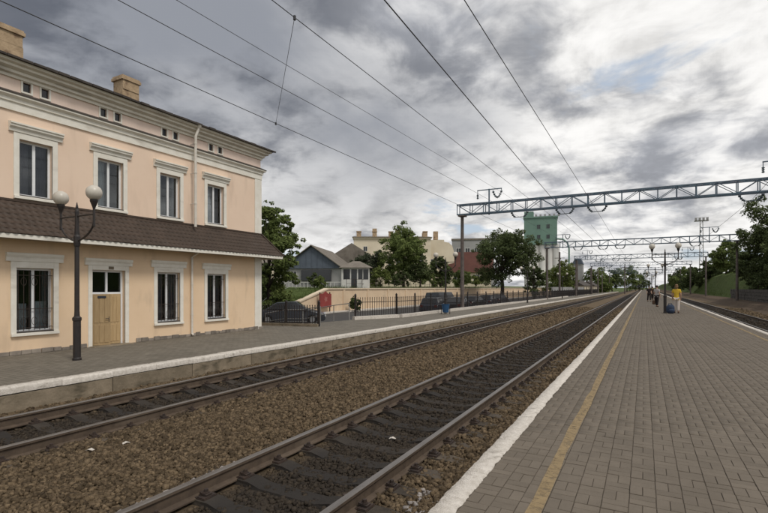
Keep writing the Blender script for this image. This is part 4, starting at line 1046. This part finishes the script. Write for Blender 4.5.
# lower shed roof and outbuilding left
h2 = empty('outbuilding', (-48.0, 55, 1.5), R(38), 'low outbuilding with grey sheet roof behind the gabled house', 'outbuilding')
local(h2, MB().box(-6, 6, 0, 6, 0, 3.4), 'wall', 'cream'); local(h2, MB().prism([(-.4, 3.3), (6.4, 3.3), (3, 5.0)], 'x', -6.4, 6.4), 'roof', 'slate')
win(h2, 'y', 0, -3, -2, 1.2, 2.5, -1); win(h2, 'y', 0, 2, 3, 1.2, 2.5, -1)
h3 = empty('long_roofed_house', (-41.5, 64, 1.5), R(30), 'long house with stepped weathered roof behind the gabled house', 'house')
local(h3, MB().box(-4, 5, 0, 16, 0, 4.2), 'wall', 'cream'); local(h3, MB().prism([(-4.6, 4.0), (5.6, 4.0), (.5, 7.2)], 'y', -.4, 16.4), 'roof', 'slate')
win(h3, 'x', 5, 3, 4, 1.4, 3, 1); win(h3, 'x', 5, 8, 9, 1.4, 3, 1)
# kiosk
k = empty('white_kiosk', (-26.9, 42.9, 1.5), R(30), 'small white glazed kiosk with hipped roof on the terrace wall', 'kiosk')
KW, KD, KH = 1.45, 2.4, 2.05
local(k, MB().box(-KW, KW, 0, KD, 0, .95), 'lower_wall', 'whitewall')
for x in (-KW, -.62, .12, KW-.12): local(k, MB().box(x, x+.12, -.02, .10, .0, KH), 'post', 'whitewall')
for x in (-KW, KW-.12): local(k, MB().box(x, x+.12, KD-.12, KD, .95, KH), 'post', 'whitewall')
local(k, MB().box(-KW-.02, KW+.02, -.03, KD+.02, KH, KH+.16), 'head_beam', 'whitewall')
local(k, MB().box(-.50, .12, -.012, .0, .02, KH-.05), 'doorway', 'darkglass')
local(k, MB().box(.24, KW-.12, .03, .045, .98, KH), 'pane', 'darkglass'); local(k, MB().box(.72, .78, .0, .03, .95, KH), 'mullion', 'whitewall')
local(k, MB().box(-KW+.12, -.62, .03, .045, .98, KH), 'pane', 'darkglass'); local(k, MB().box(KW-.06, KW-.03, .12, KD-.12, .98, KH), 'pane', 'darkglass'); local(k, MB().box(-KW+.03, -KW+.06, .12, KD-.12, .98, KH), 'pane', 'darkglass')
z0 = KH+.16; o_ = .35
local(k, MB().add([(-KW-o_,-o_,z0),(KW+o_,-o_,z0),(KW+o_,KD+o_,z0),(-KW-o_,KD+o_,z0),(-.4,KD/2,z0+.75),(.4,KD/2,z0+.75)], [(0,1,5,4),(1,2,5),(2,3,4,5),(3,0,4),(3,2,1,0)]), 'roof', 'slate')
rail = empty('terrace_railing', (-26.2, 40, 1.5), 0, 'thin dark railing along the terrace right of the kiosk', 'railing')
for zz in (.5, .95): MB().box(-.015, .015, 0, 26, zz, zz+.03).build('rail', 'iron', rail)
for i in range(18): MB().box(-.02, .02, i*1.5, i*1.5+.04, 0, .97).build('post', 'iron', rail)
# cream building with chimneys
cb = empty('cream_building', (-51.0, 80.5, 1.5), R(30), 'large weathered cream building with roof chimneys and faint wall painting', 'building')
CL = 15.5; CH = 10.2
local(cb, MB().box(0, CL, 0, 14, 0, CH), 'wall', 'cream')
local(cb, MB().prism([(-.5, CH), (14.5, CH), (7, CH+.9)], 'x', -.3, CL+.3), 'roof', 'slate')
local(cb, MB().box(-.15, CL+.15, -.25, 0, CH-.35, CH), 'cornice', 'cream')
r_ = random.Random(8)
for i, x in enumerate((1.0, 4.2, 7.5, 8.9, 11.6, 14.5)): local(cb, MB().box(x-.45, x+.45, 1.2, 2.0, CH, CH+1.5+r_.uniform(-.3, .4)).box(x-.52, x+.52, 1.1, 2.1, CH+1.2, CH+1.32), 'chimney', 'chim')
for i, x in enumerate((7.0, 8.6)): win(cb, 'y', 0, x, x+.9, 4.2, 6.0, -1, frame='factory')
win(cb, 'y', 0, 2.0, 2.7, 7.4, 8.3, -1); win(cb, 'y', 0, 13, 13.9, 5.2, 6.8, -1)
b = MB(); zz = 5.6
for kx in range(5):   # pale looping wall painting
    pts = [(4.6+kx*1.1+.55*math.cos(a), -.03, zz+.75*math.sin(a)*(1-.1*kx)) for a in np.linspace(.3, 5.6, 12)]; b.tube(pts, .09, 4)
local(cb, b, 'wall_painting', 'bluegrey')
# curved-gable house end, factory, red roof
cg = empty('curved_gable_building', (-41.6, 91, 1.5), R(26), 'cream building end with a rounded corner gable beside the large green tree', 'building')
pts = [(0, 0), (7.5, 0), (7.5, 7.4), (7.1, 8.8), (6.4, 9.5), (5.4, 9.7), (5.4, 10.1), (0, 10.1)]
local(cg, MB().prism(pts, 'y', 0, 9), 'wall', 'cream'); local(cg, MB().box(3.2, 4.2, 1, 2, 10.3, 12), 'chimney', 'chim'); local(cg, MB().box(.8, 1.6, 1, 2, 10.5, 11.7), 'chimney', 'chim')
win(cg, 'y', 0, 2, 3.2, 4, 6, -1)
fb = empty('grey_factory', (-57, 152, 0), R(18), 'long flat-roofed pale grey factory block behind the trees', 'building')
local(fb, MB().box(0, 14, 0, 20, 0, 17.5), 'wall', 'factory'); local(fb, MB().box(-.2, 14.2, -.2, 20.2, 17.5, 18.1), 'parapet', 'slate')
for i in range(4): win(fb, 'y', 0, 1.5+i*3, 2.9+i*3, 13, 14.8, -1); win(fb, 'y', 0, 1.5+i*3, 2.9+i*3, 8, 9.8, -1)
rh = empty('red_roofed_house', (-36.0, 93, 1.5), R(16), 'low house with a steep red-brown roof behind the bushes', 'house')
local(rh, MB().box(0, 9, 0, 8, 0, 3.4), 'wall', 'cream'); local(rh, MB().prism([(-.5, 3.2), (8.5, 3.2), (5.5, 7.6), (2.5, 7.6)], 'x', -.4, 9.4), 'roof', 'redroof')
win(rh, 'y', 0, 1.5, 2.6, 1, 2.6, -1); win(rh, 'y', 0, 5.5, 6.6, 1, 2.6, -1)
# grain elevator
ge = empty('green_tower_elevator', (-41.2, 194, -.8), R(10), 'tall grain elevator with green clad head on white silo shafts', 'tower')
local(ge, MB().box(-1, 11.5, 0, 10, 19.5, 30.0), 'tower_head', 'green'); local(ge, MB().box(-1.3, 11.8, -.3, 10.3, 30.0, 30.6), 'parapet', 'green')
local(ge, MB().box(-1, 2.6, 2, 8, 30.6, 33.0), 'lift_housing', 'green')
for i in range(6): local(ge, MB().box(3.2+i*1.7, 3.9+i*1.7, .5, 1.2, 30.6, 31.5), 'vent', 'factory')
for i in range(5): local(ge, MB().tube([(.8+i*2.6, 2.0, 0), (.8+i*2.6, 2.0, 19.5)], 1.35, 14), 'silo', 'silo')
local(ge, MB().box(-1, 12.5, 3, 10, 0, 19.5), 'shaft', 'silo')
for zz in (22.5, 26.5):
    for xx in (4, 7.5): win(ge, 'y', 0, xx, xx+1.2, zz-.8, zz+.8, -1, frame='green')
local(ge, MB().tube([(10.8, -.6, 21.5), (13.6, -.6, 21.2), (15.2, -.6, 19.8), (15.8, -.6, 17.5), (15.8, -.6, 0)], .32, 8), 'grain_duct', 'green')
gs = empty('works_tower', (-27.0, 235, -.8), 0, 'distant grey works tower beyond the yellow-green tree', 'tower')
local(gs, MB().box(-2.2, 2.2, 0, 5, 0, 13.2), 'shaft', 'factory'); local(gs, MB().prism([(-2.4, 13.2), (2.4, 13.2), (1.4, 15.6), (-1.0, 15.9)], 'y', -.2, 5.2), 'head', 'bluegrey')
# low light sheds at the far end of the platform
for i, (x, y, L_, lab) in enumerate([(-16.0, 152, 26, 'low pale shed with dark roof at the end of the station platform'), (-15.5, 184, 22, 'farther low pale shed beyond the station platform')]):
    s = empty('pale_shed', (x, y, -.8), 0, lab, 'shed')
    local(s, MB().box(-5, 0, 0, L_, 0, 3.0), 'wall', 'cream'); local(s, MB().prism([(-5.4, 3.0), (.4, 3.0), (-2.5, 4.7)], 'y', -.4, L_+.4), 'roof', 'roofdk')
    for q in range(3): local(s, MB().box(0, .06, 2+q*7.5, 4.4+q*7.5, .2, 2.6), 'shed_door', 'slate')
cw = empty('concrete_yard_wall', (-15.6, 96, -.8), 0, 'grey concrete panel wall behind the long black fence', 'wall')
for i in range(18): MB().box(-.1, .1, i*3.0+.02, i*3.0+2.98, 0, 2.5).build('wall_panel', 'factory', cw)
# floodlight mast
fm = empty('floodlight_mast', (15.9, 180, 4), 0, 'tall lattice floodlight mast above the trees on the right', 'mast')
HM = 18.6
for sx in (-1, 1):
    for sy in (-1, 1): MB().bar((sx*.6, sy*.6, 0), (sx*.35, sy*.35, HM), .12).build('mast_leg', 'rack', fm)
b = MB()
for i in range(14):
    z0, z1 = i*HM/14, (i+1)*HM/14; w0, w1 = .6-.25*i/14, .6-.25*(i+1)/14; s = 1 if i % 2 else -1
    for sy in (-1, 1): b.bar((-s*w0, sy*w0, z0), (s*w1, sy*w1, z1), .07)
    for sx in (-1, 1): b.bar((sx*w0, -s*w0, z0), (sx*w1, s*w1, z1), .07)
b.build('lacing', 'rack', fm)
MB().box(-1.9, 1.9, -.8, .8, HM, HM+.2).build('lamp_deck', 'rack', fm)
for i in range(4): MB().box(-1.8+i*1.0, -1.2+i*1.0, -.9, -.4, HM+.25, HM+.95).build('floodlight', 'factory', fm)
MB().box(-1.9, 1.9, -.8, -.75, HM+1.0, HM+1.1).build('deck_rail', 'rack', fm)
# plain posts along the line
PG = 'plain line-side posts'
for (x, y, hh, lab) in [(-14.2, 96, 9.2, 'bare concrete post left of the far gantries'), (-13.6, 118, 8.6, 'second bare post left of the far gantries'), (-5.58, 176, 10.2, 'dark post standing between the tracks far away'),
                        (-13.6, 150, 8.2, 'thin bare post by the pale shed'), (-13.4, 172, 8.4, 'farther bare post by the pale shed')]:
    p = empty('line_side_post', (x, y, -.8), 0, lab, 'post', PG)
    MB().tube([(0,0,0), (0,0,hh)], [.22, .15], 8).build('shaft', 'post', p); MB().box(-.9, .9, -.04, .04, hh-1.2, hh-1.1).build('cross_arm', 'post', p)

# ================================================================== CARS
def car(loc, rz, paint, label, kind='sedan', lab_group='cars parked behind the platform fence'):
    g = empty('parked_car', loc, rz, label, 'car', lab_group)
    if kind == 'van': L_, Wd, belt, top, prof_r = 4.6, .92, 1.05, 1.85, [(-2.15, 1.0), (-1.95, 1.80), (.95, 1.85), (1.55, 1.08)]
    elif kind == 'hatch': L_, Wd, belt, top, prof_r = 3.9, .82, .88, 1.45, [(-1.85, .90), (-1.45, 1.40), (.10, 1.46), (.95, .92)]
    else: L_, Wd, belt, top, prof_r = 4.4, .86, .90, 1.43, [(-1.55, .93), (-.85, 1.38), (.35, 1.43), (1.15, .93)]
    hl = L_/2
    low = [(-hl, .38), (-hl+.02, belt*.86), (-hl+.10, belt*.99), (prof_r[0][0], belt+.02), (prof_r[-1][0], belt+.02), (hl-.55, belt*.90), (hl-.06, belt*.74), (hl, belt*.55), (hl, .32), (hl-.1, .22), (-hl+.1, .24)]
    b = MB(); n = len(low); vs = []
    for (yy, ins) in ((-Wd, 0), (-Wd+.08, 1), (Wd-.08, 1), (Wd, 0)):
        for (x, z) in low: vs.append((x*(.985 if ins == 0 else 1), yy, z-(.05 if ins == 0 and z > .6 else 0)))
    fs = [tuple(range(n))[::-1], tuple(range(3*n, 4*n))]
    for s in range(3): fs += [(s*n+i, s*n+(i+1) % n, (s+1)*n+(i+1) % n, (s+1)*n+i) for i in range(n)]
    b.add(vs, fs); b.build('body', paint, g, smooth=False, bevel=.02)
    b = MB(); vs = []; m = len(prof_r)
    wt = Wd-.20; wb = Wd-.05
    for s in (-1, 1):
        for (x, z) in prof_r: vs.append((x, s*(wt if z > belt+.15 else wb), z))
    b.add(vs, [(0,1,2,3)[::-1], (4,5,6,7)] + [(i, i+1, i+1+m, i+m) for i in range(m-1)] + [(3,0,4,7)]); b.build('cabin', paint, g, bevel=.03)
    r0, r1, r2, r3 = [Vector((x, 0, z)) for x, z in prof_r]
    def pane(a, c, d, e_, nm='window_pane'):
        nn = (Vector(c)-Vector(a)).cross(Vector(d)-Vector(a)).normalized()
        cen = (Vector(a)+Vector(c)+Vector(d)+Vector(e_))/4
        if nn.dot(cen-Vector((0,0,belt))) < 0: nn = -nn
        vs = []
        for q in (a, c, d, e_):
            q = Vector(q); q = cen+(q-cen)*.86+nn*.012; vs.append(tuple(q))
        vs2 = [tuple(Vector(q)-nn*.02) for q in vs]
        MB().add(vs+vs2, [(0,1,2,3),(7,6,5,4),(0,4,5,1),(1,5,6,2),(2,6,7,3),(3,7,4,0)]).build(nm, 'darkglass', g)
    for s in (-1, 1):
        midb, midt = (r0.x+r3.x)/2, (r1.x+r2.x)/2
        pane((r0.x, s*wb, r0.z), (r1.x, s*wt, r1.z), (midt, s*wt, r1.z), (midb, s*wb, r0.z)); pane((midb, s*wb, r0.z), (midt, s*wt, r2.z), (r2.x, s*wt, r2.z), (r3.x, s*wb, r3.z))
    pane((r2.x, -wt, r2.z), (r2.x, wt, r2.z), (r3.x, wb, r3.z), (r3.x, -wb, r3.z), 'windscreen'); pane((r1.x, -wt, r1.z), (r1.x, wt, r1.z), (r0.x, wb, r0.z), (r0.x, -wb, r0.z), 'rear_window')
    for x in (-hl*.62, hl*.62):
        for s in (-1, 1):
            w_ = MB().tube([(x, s*(Wd-.16), .31), (x, s*(Wd+.015), .31)], .31, 16).build('wheel', 'tyre', g); MB().tube([(x, s*(Wd-.02), .31), (x, s*(Wd+.03), .31)], [.20, .17], 12).build('rim', 'rim', w_)
    for s in (-1, 1):
        MB().box(hl-.10, hl+.01, s*Wd*.72-.16, s*Wd*.72+.16, belt*.62, belt*.78).build('headlight', 'lamp_l', g); MB().box(-hl-.012, -hl+.06, s*Wd*.78-.12, s*Wd*.78+.12, belt*.70, belt*.92).build('tail_light', 'lamp_r', g)
        MB().box(r3.x-.25, r3.x-.10, s*(Wd+.10)-.09, s*(Wd+.10)+.09, belt+.02, belt+.15).build('wing_mirror', paint, g)
    MB().box(hl-.02, hl+.035, -.26, .26, .42, .53).build('number_plate', 'whitewall', g)
    return g
car((-19.9, 23.9, ZP), R(36), 'cargrey', 'dark car parked just past the corner of the station building')
car((-16.6, 39.6, ZP), R(100), 'carnavy', 'dark hatchback parked left of the platform bin behind the fence', 'hatch')
car((-18.6, 46.5, ZP), R(84), 'carblack', 'tall black van parked behind the gantry post', 'van')
car((-15.6, 43.2, ZP), R(95), 'carblack', 'low black car in front of the tall van, next to the gantry post')
car((-16.2, 49.6, ZP), R(86), 'carblack', 'black car next in line to the right of the tall van')
car((-16.4, 56.0, ZP), R(92), 'carnavy', 'dark hatchback farther right along the fence', 'hatch')
car((-17.2, 63.5, ZP), R(88), 'cargrey', 'dark car at the far right of the row, below the big tree')

# ================================================================== BIN, BAG, PEOPLE
g = empty('litter_bin', (-11.55, 29.6, ZL), 0, 'blue litter bin at the foot of the second platform lamp', 'bin')
MB().lathe([(.20, .12), (.27, .62), (.285, .63), (.285, .67), (.25, .67), (.24, .62), (.18, .16)], n=14).build('bucket', 'bin', g)
for s in (-1, 1): MB().bar((s*.30, 0, 0), (s*.30, 0, .60), .035).build('leg', 'black', g)
g = empty('blue_bag', (1.42, 34.2, 0), R(10), 'dark blue stuffed bag standing at the foot of the lamp post', 'bag')
def blob(name, sc_, loc, m, parent, seed=0, noise=.08, seg=12):
    bm = bmesh.new(); bmesh.ops.create_uvsphere(bm, u_segments=seg, v_segments=seg-3, radius=1)
    r = random.Random(seed); ph = [r.uniform(0, 6) for _ in range(6)]
    for v in bm.verts:
        c = v.co; k_ = 1+noise*(math.sin(3*c.x+ph[0])+math.sin(4*c.y+ph[1])+math.sin(5*c.z+ph[2]))
        c.x *= sc_[0]*k_; c.y *= sc_[1]*k_; c.z *= sc_[2]*k_
        if c.z < -sc_[2]*.86: c.z = -sc_[2]*.86
    me = bpy.data.meshes.new(name); bm.to_mesh(me); bm.free(); me.materials.append(M[m]); me.polygons.foreach_set('use_smooth', [True]*len(me.polygons))
    return link(name, me, parent, loc)
blob('sack', (.27, .21, .30), (0, 0, .258), 'bagblue', g, 1); blob('front_pocket', (.17, .09, .16), (.03, -.20, .16), 'bagblue', g, 2)
MB().tube([(-.14, 0, .48), (-.08, 0, .62), (.06, 0, .62), (.12, 0, .48)], .018, 6).build('handle', 'bagblue', g)

def skin_mesh(name, verts, edges, m, sub=2):
    me = bpy.data.meshes.new(name+'_tmp'); me.from_pydata([v[:3] for v in verts], edges, [])
    o = bpy.data.objects.new(name+'_tmp', me); COL.objects.link(o)
    md = o.modifiers.new('s', 'SKIN'); md.use_smooth_shade = True
    for i, v in enumerate(verts):
        sv = me.skin_vertices[0].data[i]; sv.radius = (v[3], v[4] if len(v) > 4 else v[3]); sv.use_root = (i == 0)
    o.modifiers.new('u', 'SUBSURF').levels = sub
    dg = bpy.context.evaluated_depsgraph_get(); nm = bpy.data.meshes.new_from_object(o.evaluated_get(dg)); nm.name = name
    bpy.data.objects.remove(o); bpy.data.meshes.remove(me)
    nm.materials.clear(); nm.materials.append(M[m]); nm.polygons.foreach_set('use_smooth', [True]*len(nm.polygons)); return nm
def person(loc, rz, label, shirt, trousers, hair, hgt=1.75, stride=.10, armsw=.06, elbow=.12, longhair=False, fingers=True, bulky=1.0, shoe='brown'):
    g = empty('person', loc, rz, label, 'person'); g.scale = (hgt/1.75,)*3      # faces -Y locally
    Vv = []; E = []
    def v(x, y, z, r, r2=None): Vv.append((x, y, z, r, r2 or r)); return len(Vv)-1
    def e(a, c): E.append((a, c))
    k = bulky
    pel = v(0, 0, .94, .135*k, .10*k); wai = v(0, -.005, 1.10, .120*k, .09*k); che = v(0, .005, 1.29, .145*k, .105*k); nb = v(0, .01, 1.44, .06, .055); nk = v(0, .0, 1.52, .05, .05)
    hd = v(0, -.01, 1.60, .072, .085); ht = v(0, .0, 1.68, .070, .082); tp = v(0, .01, 1.73, .04, .045); ns = v(0, -.105, 1.60, .014)
    for a, c in ((pel, wai), (wai, che), (che, nb), (nb, nk), (nk, hd), (hd, ht), (ht, tp), (hd, ns)): e(a, c)
    arms = {}; legs = {}
    for s in (-1, 1):
        f_ = s*armsw
        sh = v(s*.175, .01, 1.405, .056); el = v(s*.225, .02-f_*.5, 1.13, .040); wr = v(s*.215, -elbow-f_, .90, .027); pa = v(s*.212, -elbow-.02-f_, .83, .034, .020)
        e(che, sh); e(sh, el); e(el, wr); e(wr, pa); arms[s] = (sh, el, wr)
        if fingers:
            for q, (dy, ln) in enumerate(((-.030, .070), (-.010, .082), (.010, .078), (.028, .062))):
                a = v(s*.211, -elbow-.02-f_+dy, .785, .0085); c = v(s*.205, -elbow-.03-f_+dy, .785-ln*.55, .0078); d_ = v(s*.195, -elbow-.03-f_+dy, .785-ln, .0068)
                e(pa, a); e(a, c); e(c, d_)
            a = v(s*.205, -elbow-.065-f_, .835, .0095); c = v(s*.195, -elbow-.085-f_, .80, .008); e(wr, a); e(a, c)
        t_ = s*stride
        hp = v(s*.09, 0, .88, .088*k); kn = v(s*.095, -.02-t_*.5+(.02 if t_ < 0 else 0), .49, .058); an = v(s*.095, .02-t_, .095, .040); to = v(s*.105, -.13-t_, .035, .034, .026)
        e(pel, hp); e(hp, kn); e(kn, an); e(an, to); legs[s] = (hp, kn, an, to)
    link('body', skin_mesh('body', Vv, E, 'skin'), g)
    T = []; TE = []
    def tv(i, gr, cut=None, r=None):
        q = Vv[i]; T.append((*(q[:3] if cut is None else cut), r or q[3]+gr, (r or q[4]+gr))); return len(T)-1
    a = tv(pel, .022); b_ = tv(wai, .022); c = tv(che, .020); d_ = tv(nb, .022); hem = tv(pel, .024, (0, 0, .86))
    TE += [(a, b_), (b_, c), (c, d_), (a, hem)]
    for s in (-1, 1):
        sh = tv(arms[s][0], .018); p = Vector(Vv[arms[s][0]][:3]).lerp(Vector(Vv[arms[s][1]][:3]), .75); m_ = tv(arms[s][1], .02, tuple(p)); TE += [(c, sh), (sh, m_)]
    link('shirt', skin_mesh('shirt', T, TE, shirt), g)
    T = []; TE = []
    a = tv(pel, .012)
    for s in (-1, 1):
        hp = tv(legs[s][0], .018); kn = tv(legs[s][1], .026); q = Vector(Vv[legs[s][2]][:3]); an = tv(legs[s][2], .03, tuple(q+Vector((0, 0, .02)))); TE += [(a, hp), (hp, kn), (kn, an)]
    link('trousers', skin_mesh('trousers', T, TE, trousers), g)
    for s in (-1, 1):
        q = Vv[legs[s][3]]; an_ = Vv[legs[s][2]]; blob('shoe', (.048, .135, .052), (q[0]-s*.004, (q[1]+an_[1])/2-.01, .043), shoe, g, 3, .01, 10)
    blob('hair', (.093, .107, .100), (0, .022, 1.672), hair, g, 5, .03)
    if longhair: blob('hair', (.085, .05, .11), (0, .085, 1.58), hair, g, 6, .04)
    for s in (-1, 1): blob('ear', (.012, .02, .028), (s*.084, .0, 1.60), 'skin', g, 7, .0, 8); blob('eye', (.010, .006, .007), (s*.030, -.088, 1.625), 'darkglass', g, 8, 0, 8)
    MB().box(-.025, .025, -.093, -.086, 1.552, 1.558).build('mouth', 'pink', g)
    return g
person((1.78, 34.9, 0), R(175), 'woman in yellow top and pale trousers walking away beside the lamp post', 'yshirt', 'wtrous', 'hair_b', 1.80, .07, .05, .10, True)
person((.93, 45.5, 0), R(150), 'person in pale shirt and dark trousers just left of the lamp post', 'wshirt', 'dtrous', 'hair_d', 1.78, .12, .08, .16)
person((.50, 62.5, 0), R(20), 'distant person in dark clothes walking along the platform', 'dtrous', 'dtrous', 'hair_d', 1.76, .14, .1, .1, fingers=False)
person((.95, 71, 0), R(160), 'farther person in brown top near the second platform lamp', 'brown', 'dtrous', 'hair_d', 1.72, .1, .1, .1, fingers=False)
# bag carried by the person in the pale shirt
g = empty('brown_shoulder_bag', (.70, 45.42, .62), R(20), 'brown bag carried low by the person in the pale shirt', 'bag')
MB().box(-.11, .11, -.05, .05, -.42, -.08).build('pouch', 'brown', g, bevel=.03); MB().tube([(-.08, 0, -.08), (-.03, 0, .19), (.03, 0, .19), (.08, 0, -.08)], .012, 6).build('strap', 'brown', g)
